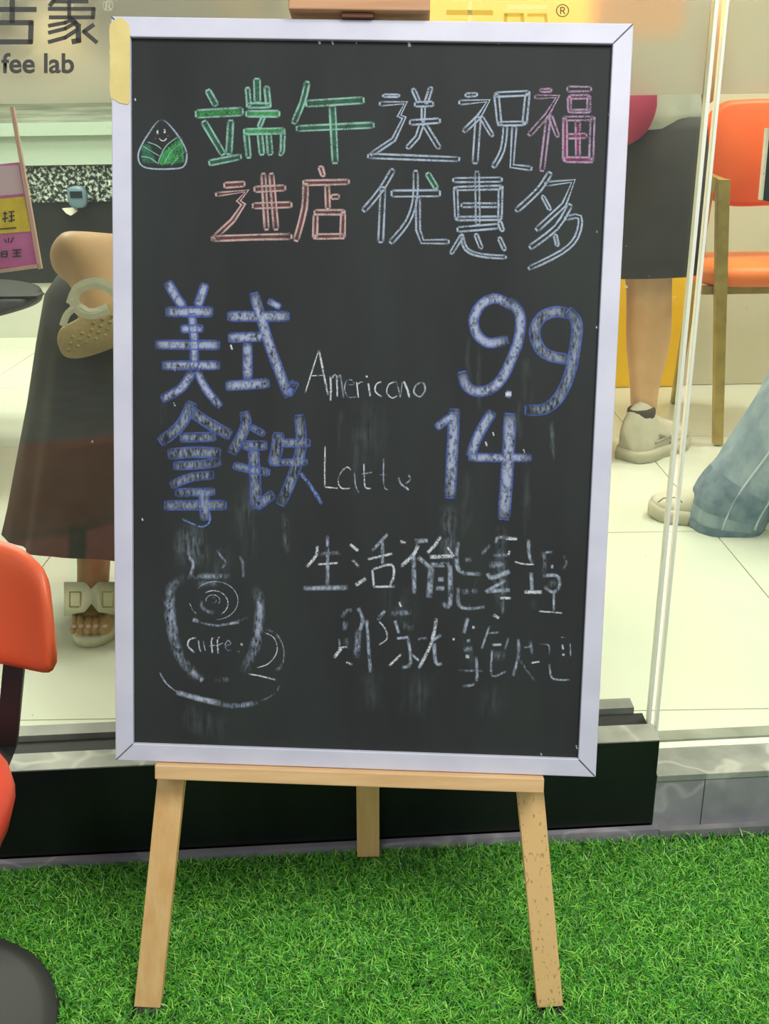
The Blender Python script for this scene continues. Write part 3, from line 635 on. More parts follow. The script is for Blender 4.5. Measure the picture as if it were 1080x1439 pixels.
word(H_, sH, [[([(92, 108), (50, 170), (0, 222)], 26), ([(130, 180), (178, 245)], 18), ([(15, 248), (172, 242)], 32), ([(28, 300), (12, 520)], 46, 'mid'), ([(20, 300), (150, 298)], 42, 'mid'), ([(150, 295), (150, 560), (98, 548)], 38, 'mid'), ([(70, 395), (112, 395)], 40, 'mid'), ([(55, 455), (115, 455)], 36, 'mid'),
   ([(207, 145), (193, 250), (220, 345), (362, 360)], 32, 'mid'), ([(245, 268), (305, 265)], 38, 'worn'), ([(205, 445), (208, 560), (270, 588), (382, 578)], 28, 'mid'), ([(215, 480), (335, 470)], 46, 'worn')],
  [([(415, 165), (355, 235)], 28, 'worn'), ([(450, 160), (475, 118), (595, 130)], 26, 'mid'), ([(515, 130), (595, 130)], 16), ([(430, 235), (545, 235)], 30, 'worn'), ([(545, 205), (535, 235)], 20), ([(405, 300), (520, 295)], 52, 'worn'), ([(400, 350), (425, 385), (548, 340)], 38, 'mid'), ([(378, 480), (520, 400)], 30, 'mid'), ([(385, 475), (548, 465)], 30, 'mid'), ([(478, 518), (552, 520)], 20), ([(498, 400), (498, 630)], 28, 'worn'), ([(435, 628), (475, 652)], 22)],
  [([(668, 130), (672, 230), (695, 290)], 28, 'mid'), ([(575, 278), (640, 295), (708, 296)], 14), ([(685, 348), (692, 475)], 28, 'mid'), ([(638, 478), (758, 480)], 26), ([(765, 215), (772, 352)], 38, 'worn'), ([(755, 218), (830, 215)], 22, 'worn'), ([(815, 310), (832, 312)], 32, 'mid'), ([(900, 235), (918, 290), (892, 335)], 24, 'worn'), ([(758, 372), (855, 372), (872, 440), (830, 480), (765, 440)], 28, 'mid'), ([(770, 430), (860, 420)], 60, 'dust'), ([(835, 480), (835, 605)], 20, 'mid'), ([(735, 605), (898, 618)], 13), ([(700, 520), (700, 600)], 60, 'smear')],
  [([(268, 648), (240, 755)], 26, 'mid'), ([(305, 712)], 22), ([(175, 790)], 18), ([(272, 800)], 26, 'mid'), ([(235, 860), (300, 850)], 40, 'worn'), ([(265, 905)], 30), ([(322, 900), (328, 1040), (300, 1090), (228, 1100)], 24, 'mid'), ([(200, 995), (370, 1000)], 22, 'worn'), ([(255, 760), (300, 1000)], 70, 'smear')],
  [([(412, 700), (358, 855)], 20, 'mid'), ([(385, 752), (485, 745)], 18, 'worn'), ([(425, 828), (492, 825)], 22, 'mid'), ([(428, 860), (428, 1030), (522, 1000)], 20, 'mid'), ([(538, 775), (510, 865)], 18, 'worn'), ([(430, 900), (520, 900)], 80, 'dust'), ([(600, 785), (602, 900), (565, 1035)], 24, 'mid'), ([(600, 910), (660, 1000), (715, 1072)], 18, 'worn')],
  [([(678, 795), (692, 895)], 22, 'worn'), ([(638, 845), (685, 838)], 14, 'mid'), ([(685, 947), (742, 938)], 14), ([(730, 822), (800, 830), (806, 900)], 16, 'worn'), ([(805, 950), (820, 1040), (870, 1058), (942, 1058)], 17, 'mid'), ([(890, 825), (898, 860)], 16), ([(898, 892)], 20), ([(942, 815), (946, 905)], 10, 'mid'), ([(870, 775), (920, 782)], 9, 'worn')]], 'chalk_character')
word(G_, sG, [[([(345, 680), (370, 635), (420, 625)], 34, 'worn'), ([(370, 700), (362, 768)], 40, 'worn'), ([(325, 820), (330, 880)], 18, 'mid'), ([(345, 885), (288, 955)], 28), ([(318, 885), (382, 880)], 16), ([(380, 810), (380, 900)], 66, 'dust'), ([(372, 985), (418, 1002)], 16), ([(455, 608), (488, 690), (465, 770)], 32, 'mid'), ([(460, 750), (445, 960)], 52, 'worn'), ([(515, 688), (525, 830), (542, 1060)], 28, 'mid')],
  [([(642, 628), (588, 695)], 28, 'mid'), ([(598, 702), (640, 750), (656, 820), (598, 866)], 14), ([(740, 568), (752, 605)], 16), ([(675, 650), (832, 640)], 40, 'worn'), ([(710, 695), (738, 788)], 26, 'mid'), ([(760, 720), (850, 750)], 70, 'dust'), ([(720, 822), (805, 812)], 24, 'mid'), ([(800, 815), (818, 990), (755, 1022)], 30, 'mid'), ([(755, 928), (668, 1012)], 20), ([(820, 930), (880, 975)], 26, 'mid'), ([(862, 828), (935, 818)], 26, 'worn')],
  [([(997, 675), (962, 850), (872, 1032)], 28), ([(1030, 795), (970, 835)], 28, 'mid'), ([(980, 850), (992, 985), (1038, 995)], 32, 'mid')]], 'chalk_character')
# drips, dust and chips
for x, y0, y1, wd, m in [(480, 560, 640, 14, 'smear'), (497, 565, 700, 12, 'smear'), (630, 705, 800, 26, 'dust'), (655, 660, 760, 20, 'smear'), (705, 735, 860, 22, 'dust'), (740, 640, 760, 12, 'smear'), (730, 560, 620, 14, 'smear'), (775, 590, 650, 8, 'dust'), (400, 720, 780, 12, 'dust'),
  (270, 735, 800, 50, 'dust'), (305, 760, 830, 60, 'smear'), (350, 640, 800, 30, 'smear'), (270, 985, 1030, 40, 'smear'), (230, 560, 600, 12, 'smear'), (340, 690, 760, 40, 'smear'), (590, 940, 1010, 60, 'smear'), (520, 940, 1000, 40, 'smear'), (690, 960, 1010, 50, 'smear'), (520, 560, 660, 60, 'smear'), (660, 470, 540, 10, 'smear'), (675, 480, 580, 10, 'smear'), (740, 500, 570, 20, 'smear'), (560, 820, 880, 60, 'smear'), (290, 1000, 1040, 70, 'smear')]:
    k = Ink('chalk_smear', (0, 0), 1.); k.rib(smooth([(x, y0), (x+random.uniform(-3, 3), (y0+y1)/2), (x+random.uniform(-4, 4), y1)]), wd, m, .2); k.done()
k = Ink('chalk_specks', (0, 0), 1.)
for x, y, r in [(448, 57, 5), (467, 60, 3), (574, 60, 6), (640, 57, 4), (700, 60, 3), (856, 163, 4), (500, 60, 2), (190, 140, 2), (838, 325, 2), (325, 488, 4), (245, 568, 3), (683, 624, 4), (693, 610, 3), (736, 634, 3), (810, 1050, 3), (505, 1056, 3), (700, 540, 3), (838, 460, 2), (200, 730, 2), (245, 520, 2), (300, 1060, 2), (760, 1060, 2)]:
    k.rib([(x-r*.3, y-r), (x+r*.3, y+r)], max(2.4, r*.8), 'white')
tag(k.done(), kind='stuff')
k = Ink('board_scratch', (0, 0), 1.); k.rib([(671, 808), (655, 865)], 2.5, 'dust'); k.done()
# ================================================================ EASEL
easel = empty('easel', (-.05, 1.08, 0), label='light wooden tripod easel standing on the turf and holding the chalkboard', cat='easel')
LN = np.array([0, -.968, .250]); LP0 = np.array([0, .993, 0])
def lp(x, y): return PL(x, y, LP0, LN)
dep = Vector((0, .968, -.25))*.02
topz = 1.19
for cor, mm in (([(188, 1415), (225, 1417), (218, 1104), (260, 1104)], 'wood'), ([(755, 1417), (791, 1414), (724, 1104), (765, 1104)], 'wood_spot')):
    bl, br, tl, tr = [lp(*c) for c in cor]
    # run both edges up behind the board
    el = bl+(tl-bl)*((1.02-bl.z)/(tl.z-bl.z)); er = br+(tr-br)*((1.02-br.z)/(tr.z-br.z))
    wv = (br-bl).length; mid_ = (el+er)/2; wx = Vector((wv/2, 0, 0)); el, er = mid_-wx, mid_+wx
    d2 = dep.copy(); f1 = Vector((0, .02, 0))
    MB().hexa([bl, br, br+f1, bl+f1], [el, er, er+dep, el+dep]).obj('front_leg', mm, easel, bevel=.001)
def leb(x0, x1, y0, y1, z0, z1, name, m, bevel=.001):   # a bar in board coordinates, world baked
    b = MB().box((x0, y0, z0), (x1, y1, z1)); b.v = [Vector(BT+BM@np.array(p)) for p in b.v]; return b.obj(name, m, easel, bevel=bevel)
xl, _ = B(218, 1082, .006); xr, _ = B(764, 1098, .006)
leb(xl, xr, -.0195, -.0008, -.024, .009, 'ledge', 'wood_h', .0015)
xl2, _ = B(262, 1100, -.03); xr2, _ = B(723, 1105, -.03)
leb(xl2, xr2, -.031, -.02, -.036, -.024, 'cross_rail', 'wood_h')
mp0, mp1 = BT+BM@np.array([-.0, -.02, -.046]), BT+BM@np.array([.016, .885, -.046])
xc0, xc1 = B(405, 14, .01)[0], B(604, 14, .01)[0]; xm = (xc0+xc1)/2
leb(xm-.016, xm+.016, .70, .93, -.052, -.034, 'mast', 'wood')
leb(xc0, xc1, .897, .915, -.034, .012, 'top_clamp', 'wood_pink', .0015)
leb(xc0+.01, xc1, .9152, .93, -.034, -.002, 'clamp_back', 'wood_pink', .0015)
leb(xm-.02, xm+.016, .8915, .8968, -.016, .006, 'clamp_pad', 'wood_dark', .0005)
leb(-.15, .13, .66, .69, -.054, -.040, 'upper_rail', 'wood_h')
rb0, rb1 = G(502, 1190, 0), G(533, 1189, 0); tp = Vector(BT+BM@np.array([xm, .86, -.056])); hw = Vector(((rb1-rb0).length/2, 0, 0))
rb0.y = rb1.y = 1.283; ctr = (rb0+rb1)/2
MB().hexa([ctr-hw, ctr+hw, ctr+hw+Vector((0, .014, 0)), ctr-hw+Vector((0, .014, 0))], [tp-hw, tp+hw, tp+hw+Vector((0, .02, 0)), tp-hw+Vector((0, .02, 0))]).obj('rear_leg', 'wood', easel, bevel=.001)
# ================================================================ OUTDOOR CHAIR
oc_ = empty('lounge_chair', (-.625, .94, 0), label='red orange chair with curved back and round black base on the turf', cat='chair')
cx_, cy_ = -.625, .94
rings = [ering((cx_, cy_, z), r, r, 48) for r, z in ((.193, -.008), (.194, .0), (.19, .005), (.17, .008), (.1, .012), (.045, .02), (.026, .045))]
MB().loft(rings).obj('round_base', 'disc', oc_, True)
MB().tube([(cx_, cy_, .04), (cx_, cy_+.01, .29)], .019, 16).obj('column', 'black_metal', oc_, True)
sc_ = Vector((-.628, .955, .325))
MB().loft([ering(sc_+Vector((0, 0, z)), r, r, 40, 2.4) for r, z in ((.10, -.052), (.145, -.048), (.168, -.03), (.176, -.005), (.174, .015), (.16, .028), (.12, .033), (.04, .030))]).obj('seat', 'red_seat', oc_, True)
def backrest(c, rx, ry, z0, z1, amax, tilt, th, m, parent, pw=4.2, name='backrest'):
    nu, nv = 30, 14; front, back = [], []
    for i in range(nu+1):
        u = -1+2*i/nu; th_ = u*amax; e = (1-min(1, abs(u))**pw)**(1/pw) if abs(u) < 1 else 0
        e = max(e, .0)
        for j in range(nv+1):
            v = -1+2*j/nv; z = (z0+z1)/2+(z1-z0)/2*v*e
            p = Vector((c[0]+rx*math.sin(th_)/math.sin(amax), c[1]+ry*math.cos(th_)+(z-z0)*tilt, z))
            n = Vector((math.sin(th_), math.cos(th_), 0)); ed = (1-abs(v)**6)**.5*(1-abs(u)**8)**.5
            front.append(p-n*th*ed*.5); back.append(p+n*th*ed*.5)
    N = (nu+1)*(nv+1); f = []
    for i in range(nu):
        for j in range(nv):
            a = i*(nv+1)+j; q = (a, a+1, a+nv+2, a+nv+1); f += [q, tuple(N+k for k in q[::-1])]
    b = MB().add(front+back, f); o = b.obj(name, m, parent, True)
    import bmesh
    bm = bmesh.new(); bm.from_mesh(o.data); bmesh.ops.remove_doubles(bm, verts=bm.verts, dist=1e-5); bmesh.ops.recalc_face_normals(bm, faces=bm.faces); bm.to_mesh(o.data); bm.free(); return o
backrest((-.625, 1.0), .222, .16, .440, .612, 1.15, .12, .022, 'red_orange', oc_)
pA, pB = P(24, 880, 1.185), P(8, 1050, 1.15)
b = MB(); hw = Vector((.014, 0, 0)); dd = Vector((0, .008, 0))
b.hexa([pB-hw, pB+hw, pB+hw+dd, pB-hw+dd], [pA-hw, pA+hw, pA+hw+dd, pA-hw+dd])
q0 = Vector((pB.x, 1.0, .262)); b.hexa([q0-hw, q0+hw, q0+hw+Vector((0, 0, .008)), q0-hw+Vector((0, 0, .008))], [pB-hw, pB+hw, pB+hw+dd, pB-hw+dd]); b.obj('back_bracket', 'black_metal', oc_)
# ================================================================ INDOORS
def floorpt(x, y): return G(x, y, FZ)
# --- service counter
ct = empty('service_counter', (-1.7, 5.1, FZ), label='pale topped service counter with reflection specks painted on its black front, far left behind the glass', cat='counter')
CYf = 5.1
def zat(y, Y, x=80): return P(x, y, Y).z
xL, xR = -3.1, -.45
def cbox(y0, y1, m, name, dep0=0, depth=.5):
    return MB().box((xL, CYf+dep0, zat(y1, CYf)), (xR, CYf+depth, zat(y0, CYf))).obj(name, m, ct)
cbox(398, 520, 'cab_white', 'kick_panel', .03)['x'] = 0
del ct.children[0]['x']
cbox(284, 398, 'cab_black', 'front_panel', .012)
cbox(233, 284, 'reflection_specks', 'reflection_band', .0)
cbox(191, 232, 'cab_green', 'fascia', -.02)
cbox(172, 190.5, 'cab_green', 'ledge', -.05)
cbox(138, 171.5, 'steel', 'steel_upstand', .02)
cbox(120, 137.5, 'cab_white', 'counter_top', -.03)
rd = empty('card_reader', P(108, 277, CYf-.05), label='small blue grey card reader with dark screen on the black counter front', cat='card reader')
c0 = P(108, 277, CYf-.06); k_ = 1/ppm(CYf, 1.)
MB().loft([ering(c0+Vector((0, dy, 0)), rx*k_, rz*k_, 24, 3., (1, 0, 0), (0, 0, 1)) for dy, rx, rz in ((-.012, 9, 11), (-.004, 13, 15), (.03, 13, 15))]).obj('reader_body', 'blue_grey', rd, True)
MB().box((c0.x-8*k_, c0.y-.016, c0.z-1*k_), (c0.x+9*k_, c0.y-.0125, c0.z+8*k_)).obj('screen', 'screen', rd)
MB().box((c0.x-.02, c0.y+.03, c0.z-.02), (c0.x+.02, c0.y+.058, c0.z+.02)).obj('bracket', 'black_metal', rd)
pr = MB().slab([P(x, y, CYf-.02) for x, y in ((87, 293), (104, 292), (107, 297), (99, 303), (93, 300))], (0, .03, 0)).obj('napkin', 'paper')
tag(pr, 'crumpled white paper scrap tucked below the card reader on the counter', 'paper')
wm_ = empty('film_darkener', (-1.9, 5.88, 1.3), label='wide dark wall panel added to darken the frosted film, left', cat='menu')
MB().box((-3.0, 5.84, 1.50), (-.5, 5.895, 2.7)).obj('darkening_panel', 'black_matte', wm_, bevel=.005)  # invented dark panel, added so the left film looks greyer
pl_ = empty('pendant_lamp', (-1.22, 3.8, 2.8), label='warm glowing pendant lamp blurred behind the frosted film, left', cat='lamp')
pz = P(85, 85, 3.8); MB().loft([ering((pz.x, 3.8, pz.z+z), r, r, 32) for z, r in ((.0, .11), (.1, .09), (.16, .02))]).obj('lamp_shade', 'lamp_warm', pl_, True)
MB().tube([(pz.x, 3.8, pz.z+.15), (pz.x, 3.8, 2.8)], .006, 8).obj('lamp_cord', 'black_metal', pl_)
# --- round black table + promo sign
tb = empty('coffee_table', (-1.52, 3.1, FZ), label='low round black table seen at the left edge behind the glass', cat='table')
MB().loft([ering((-1.52, 3.1, z), r, r, 64) for r, z in ((.43, .585), (.455, .592), (.46, .605), (.455, .618), (.44, .62))]).obj('tabletop', 'black_matte', tb, True)
MB().tube([(-1.52, 3.1, FZ+.02), (-1.52, 3.1, .59)], .03, 16).obj('column', 'black_metal', tb, True)
MB().loft([ering((-1.52, 3.1, z), r, r, 40) for r, z in ((.2, FZ), (.2, FZ+.012), (.03, FZ+.03))]).obj('foot_disc', 'black_metal', tb, True)
TY = 3.05
sg = empty('promotion_sign', P(20, 378, TY), label='pink and yellow promotion sign in a slanted frame standing on the black table', cat='sign')
sxy = lambda pts, d=0: [P(x, y, TY+d) for x, y in pts]
MB().slab(sxy([(-50, 236), (27, 228), (52, 372), (-50, 382)]), (0, .012, 0)).obj('sign_back', 'pink', sg)
MB().slab(sxy([(-50, 236), (26, 232), (33, 272), (-50, 280)], -.002), (0, .0018, 0)).obj('pale_band', 'pink_pale', sg)
MB().slab(sxy([(-50, 285), (34, 276), (43, 325), (-50, 332)], -.003), (0, .0018, 0)).obj('yellow_band', 'sign_yellow', sg)
b = MB()
def pbar(b, pts, wd, Y, th=.001):
    pts = [Vector(p) for p in pts]
    for a, c in zip(pts[:-1], pts[1:]):
        t = (c-a).normalized(); n = Vector((-t.y, t.x))*wd/2; b.slab([P(*(q)[:], Y) for q in (a+n, c+n, c-n, a-n)], (0, th, 0))
for p in ([(4, 300), (10, 300)], [(7, 297), (7, 312)], [(3, 308), (11, 306)], [(12, 298), (20, 297)], [(13, 304), (20, 303)], [(16, 298), (16, 312)], [(12, 311), (21, 309)], [(0, 322), (23, 320)]): pbar(b, p, 1.8, TY-.005)
for p in ([(6, 336), (9, 341)], [(12, 334), (12, 341)], [(19, 333), (15, 341)], [(2, 354), (10, 353), (10, 361), (2, 361), (2, 354)], [(2, 357), (10, 357)], [(17, 352), (30, 351)], [(18, 356), (29, 355)], [(23, 351), (23, 361)], [(17, 361), (30, 360)]): pbar(b, p, 1.8, TY-.005)
b.obj('lettering', 'ink', sg)
b = MB(); pbar(b, [(16, 150), (56, 378)], 5, TY-.012, .012); pbar(b, [(-50, 388), (54, 374)], 5, TY-.012, .012); b.obj('sign_frame', 'frame_pink', sg)
b = MB(); z0 = .621; p = P(20, 378, TY)
b.box((p.x-.14, TY-.01, z0), (p.x+.06, TY+.06, z0+.006)); b.box((p.x-.10, TY+.0, z0+.005), (p.x-.06, TY+.012, p.z+.02)); b.obj('sign_foot', 'black_matte', sg)
# --- seated woman in black skirt
wm = empty('person', floorpt(128, 905), label='seated person in a black skirt and cream sandals with crossed legs, beside the chalkboard', cat='person')
Yk = 1.93
def S3(x, y, Y): return P(x, y, Y)
hipc = Vector((-.30, 2.42, .80)); shY = Vector((0, 0, 1))
V = [(hipc, .12)]; Ed = []
def chain(start, pts):
    i = start
    for p, r in pts: V.append((Vector(p), r)); Ed.append((i, len(V)-1)); i = len(V)-1
    return i
chest = chain(0, [((-.30, 2.44, .95), .115), ((-.30, 2.44, 1.12), .13), ((-.30, 2.44, 1.22), .08), ((-.30, 2.42, 1.29), .048)])
chain(chest, [((-.30, 2.41, 1.37), .075), ((-.30, 2.41, 1.46), .085), ((-.30, 2.42, 1.53), .06)])
for sx in (-1, 1):   # arms
    chain(3-0, [((-.30+sx*.15, 2.44, 1.19), .05), ((-.30+sx*.19, 2.40, .98), .04), ((-.30+sx*.08, 2.24, .90), .03), ((-.30+sx*.02, 2.2, .90), .022)])
# crossed leg: thigh comes forward to the knee, shin drops to the ankle
chain(0, [(S3(245, 390, 2.22), .085), (S3(175, 378, 2.0), .072), (S3(128, 362, 1.93), .070)])
kn = len(V)-1
chain(kn, [(S3(98, 362, 1.92), .056), (S3(68, 371, 1.91), .028)])
chain(kn, [(S3(140, 400, 1.90), .056), (S3(142, 428, 1.86), .042)])
a1_ = len(V)-1
chain(a1_, [(S3(135, 446, 1.83), .034), (S3(112, 462, 1.83), .028)])
# standing leg down to planted foot
an = floorpt(130, 905)
chain(0, [(S3(270, 470, 2.15), .09), (S3(180, 520, 1.98), .07), (S3(150, 640, 1.97), .058), (S3(134, 740, 1.94), .043), (S3(131, 800, 1.92), .037), (S3(130, 850, 1.88), .036), (S3(129, 878, 1.83), .032)])
tp_ = len(V)-1
skin('body', V, Ed, 'skin2', wm, blend=True)
toes = MB()
for i, (x, r) in enumerate(((104, .0075), (113, .010), (124, .0105), (134, .0095), (147, .012))):
    c = S3(x, 884, 1.80); c2 = S3(x+(2 if x < 125 else -2), 866, 1.85)
    toes.tube([c2, c+Vector((0, .01, .004)), c+Vector((0, -.006, 0)), c+Vector((0, -.013, -.003))], [r, r*1.12, r, r*.35], 12)
toes.obj('toes', 'skin2', wm, True)
b = MB()
for x in (104, 113, 124, 134, 147): c = S3(x, 881, 1.787); b.loft([ering(c+Vector((0, d, 0)), r, r*.7, 12, 2, (1, 0, 0), (0, 0, 1)) for d, r in ((-.0015, .003), (0, .005), (.006, .005))])
b.obj('toenails', 'frame_pink', wm, True)
hr = MB().loft([ering((-.30, 2.43+dy, z), r, r*1.05, 20) for z, r, dy in ((1.26, .07, .05), (1.33, .095, .03), (1.42, .102, .03), (1.50, .095, .02), (1.56, .06, .02), (1.575, .02, .02))]).obj('hair', 'hair', wm, True)
MB().loft([ering((-.30, 2.44, z), rx, ry, 28) for z, rx, ry in ((.78, .17, .14), (.88, .15, .12), (1.0, .145, .115), (1.12, .165, .12), (1.2, .15, .10), (1.24, .09, .08))]).obj('top_garment', 'black_cloth', wm, True)
# skirt: panels lofted from the lap to the hem
rings = []
lev = [(372, 118, 300, .10), (392, 76, 315, .13), (415, 62, 318, .15), (480, 54, 322, .16), (560, 46, 325, .17), (650, 33, 328, .18), (700, 26, 330, .185), (733, 20, 332, .19)]
for y, xl_, xr_, dy in lev:
    a, c = P(xl_, y-3, 2.0), P(xr_, y+14, 2.0); m_ = (a+c)/2; rx = (c-a).length/2; amp = .035*(y-372)/360
    rg = ering((m_.x, 2.0+.05*(733-y)/360, 0), rx, dy, 72, 2.6, wav=lambda q, amp=amp: amp*math.sin(q*9+1.)+amp*.5*math.sin(q*17))
    for p_ in rg: p_.z = a.z+(c.z-a.z)*(p_.x-a.x)/(c.x-a.x)
    rings.append(rg)
MB().loft(rings).obj('skirt', 'black_cloth', wm, True)
# raised sandal, its studded sole towards the glass
sol = [(80, 486), (79, 474), (84, 462), (98, 454), (118, 443), (140, 431), (165, 421), (195, 414), (218, 418), (228, 432), (222, 450), (200, 470), (165, 487), (130, 500), (105, 505), (88, 501)]
sp_ = smooth(sol, 4, True)[:-1]; YS = 1.79
def solept(x, y): return P(x, y, YS+(480-y)*.0006)
b = MB(); r0 = [solept(p.x, p.y) for p in sp_]; cen = sum(r0, Vector())/len(r0)
b.loft([[cen+(q-cen)*k2+Vector((0, d, 0)) for q in r0] for k2, d in ((.93, 0.), (.985, .003), (1., .009), (.97, .022))]); b.obj('sandal_sole', 'sole', wm, True)['label'] = 'tan studded underside of the raised sandal'
b = MB()
for r_ in range(4):
    for c_ in range(9):
        x = 96+c_*13+r_*3; y = 484-c_*5.2-r_*9+8
        if x < 215 and not (r_ > 2 and c_ < 2):
            q = solept(x, y); b.loft([ering(q+Vector((0, d, 0)), rr, rr, 10, 2, (1, 0, 0), (0, 0, 1)) for d, rr in ((-.0025, .0025), (-.001, .0036), (.003, .0036))])
tag(b.obj('sole_studs', 'sole', wm, True), kind='stuff')
def strap(pts, wd, Y, m='cream', name='sandal_strap', th=.0035):
    pts = [Vector(p) for p in smooth(pts, 5)]; fr = []; b = MB(); rings = []
    for i, p in enumerate(pts):
        t = (pts[min(i+1, len(pts)-1)]-pts[max(i-1, 0)]).normalized(); n = Vector((-t.y, t.x))*wd/2
        yy = Y(i/(len(pts)-1)) if callable(Y) else Y
        a, c = P(*(p+n)[:], yy), P(*(p-n)[:], yy); m_ = (a+c)/2
        rings.append([a, m_+Vector((0, -th, 0)), c, m_+Vector((0, th*.3, 0))])
    return b.loft(rings).obj(name, m, wm, False, bevel=.0008)
strap([(100, 428), (110, 406), (132, 398), (152, 403), (168, 418), (176, 440)], 17, lambda t: 1.80-.03*math.sin(math.pi*t)+.01)
strap([(102, 420), (112, 436), (130, 441), (152, 434)], 16, 1.785)
strap([(88, 458), (95, 441), (110, 431), (124, 438), (142, 437)], 11, 1.785)
# planted sandal
fr_ = []
b = MB(); c = floorpt(129, 903)
pts_ = [(x, y) for x, y in ((92, 882), (93, 897), (102, 911), (120, 916), (142, 912), (156, 902), (163, 886))]
zz = FZ
b = MB(); base = ering((c.x, c.y+.10, FZ), .052, .125, 40, 2.5); b.loft([[Vector((q.x, q.y, z)) for q in base] for z in (FZ+.002, FZ+.024)]); b.obj('sandal_sole', 'cream', wm, True)
b = MB(); n = 26; A, C = [], []
for j in range(n+1):
    t = j/n; x = 91+76*t; Y = 1.90-.085*math.sin(math.pi*t)**.8; k2 = max(0, 1-abs(t-.5)/.13)
    A.append(P(x, 866-6*math.sin(math.pi*t)-12*k2, Y-.01)); C.append(P(x, 818+10*k2, Y+.015))
th = Vector((0, -.005, .003)); N = n+1; f = []
for j in range(n): f += [(j, j+1, N+j+1, N+j), (2*N+j+1, 2*N+j, 3*N+j, 3*N+j+1), (j, 2*N+j, 2*N+j+1, j+1), (N+j+1, 3*N+j+1, 3*N+j, N+j)]
b.add(A+C+[p+th for p in A]+[p+th for p in C], f).obj('sandal_strap', 'cream', wm, True)
for x in (106, 152):
    b = MB(); q = [(x-8, 832), (x+7, 832), (x+7, 853), (x-8, 853)]
    for a, c_ in zip(q, q[1:]+q[:1]): b.tube([P(*a, 1.822), P(*c_, 1.818)], .0016, 6)
    b.obj('buckle', 'sole', wm)
# bar stool she sits on (behind the chalkboard)
st_ = empty('bar_stool', (-.29, 2.45, FZ), label='dark round stool under the seated person behind the chalkboard', cat='stool')
MB().loft([ering((-.29, 2.45, z), r, r, 32) for r, z in ((.13, .60), (.15, .61), (.15, .64), (.13, .652))]).obj('seat', 'black_cloth', st_, True)
MB().tube([(-.29, 2.45, FZ+.02), (-.29, 2.45, .605)], .02, 12).obj('column', 'black_metal', st_, True)
MB().loft([ering((-.29, 2.45, z), r, r, 32) for r, z in ((.16, FZ), (.16, FZ+.01), (.03, FZ+.03))]).obj('foot_disc', 'black_metal', st_, True)
# --- standing person
SY = 3.02
sp = empty('person', floorpt(905, 645), label='standing person seen from behind in dark knee length shorts, white top and chunky sneakers', cat='person')
m1 = 1/ppm(SY, .4)
def Q(x, y, d=0): return P(x, y, SY+d)
V = [(Q(872, 225), .13)]; Ed = []
for hx, xs_ in ((0, [(898, 255), (908, 335), (912, 405), (911, 470), (905, 545), (903, 590), (905, 628)]), (1, [(846, 255), (836, 335), (832, 405), (831, 470), (834, 545), (836, 590), (836, 628)])):
    chain(0, [(Q(x, y), r) for (x, y), r in zip(xs_, (.105, .086, .068, .077, .047, .041, .040))])
cz = Q(872, 225); 
sx0 = chain(0, [(cz+Vector((0, 0, .12)), .12), (cz+Vector((0, .0, .34)), .135), (cz+Vector((0, 0, .50)), .08), (cz+Vector((0, -.0, .58)), .05)])
chain(sx0, [(cz+Vector((0, .02, .68)), .085), (cz+Vector((0, .02, .78)), .09), (cz+Vector((0, .01, .86)), .06)])
sh = sx0-2
for s_ in (-1, 1): chain(sh, [(cz+Vector((s_*.19, 0, .46)), .055), (cz+Vector((s_*.26, .02, .2)), .042), (cz+Vector((s_*.2, .2, .12)), .033), (cz+Vector((s_*.15, .28, .16)), .03)])
skin('body', V, Ed, 'skin', sp)
MB().loft([ering(cz+Vector((0, -.01, z)), r, r*1.05, 20) for z, r in ((.62, .08), (.7, .105), (.8, .108), (.88, .07), (.9, .03))]).obj('hair', 'hair', sp, True)
rings = []
for y, xl_, xr_, ry in ((166, 812, 988, .145), (185, 798, 989, .155), (230, 790, 990, .17), (300, 786, 988, .17), (350, 784, 984, .165), (380, 782, 980, .16)):
    a, c2 = Q(xl_, y), Q(xr_, y+3 if y > 300 else y); m_ = (a+c2)/2
    rings.append(ering(m_, (c2-a).length/2, ry, 64, 2.5, wav=lambda q, k=(y-150)/230: .012*k*math.sin(q*11)))
MB().loft(rings).obj('shorts', 'grey_cloth', sp, True)
rings = []
for z, rx, ry in ((-.0, .172, .152), (.05, .185, .165), (.2, .165, .14), (.34, .19, .15), (.46, .2, .13), (.52, .12, .1)):
    rings.append(ering(Q(880, 183)+Vector((0, 0, z-.01)), rx*1.08, ry, 48, 2.3, wav=lambda q: .012*math.sin(q*13)))
MB().loft(rings).obj('top_garment', 'white_cloth', sp, True)
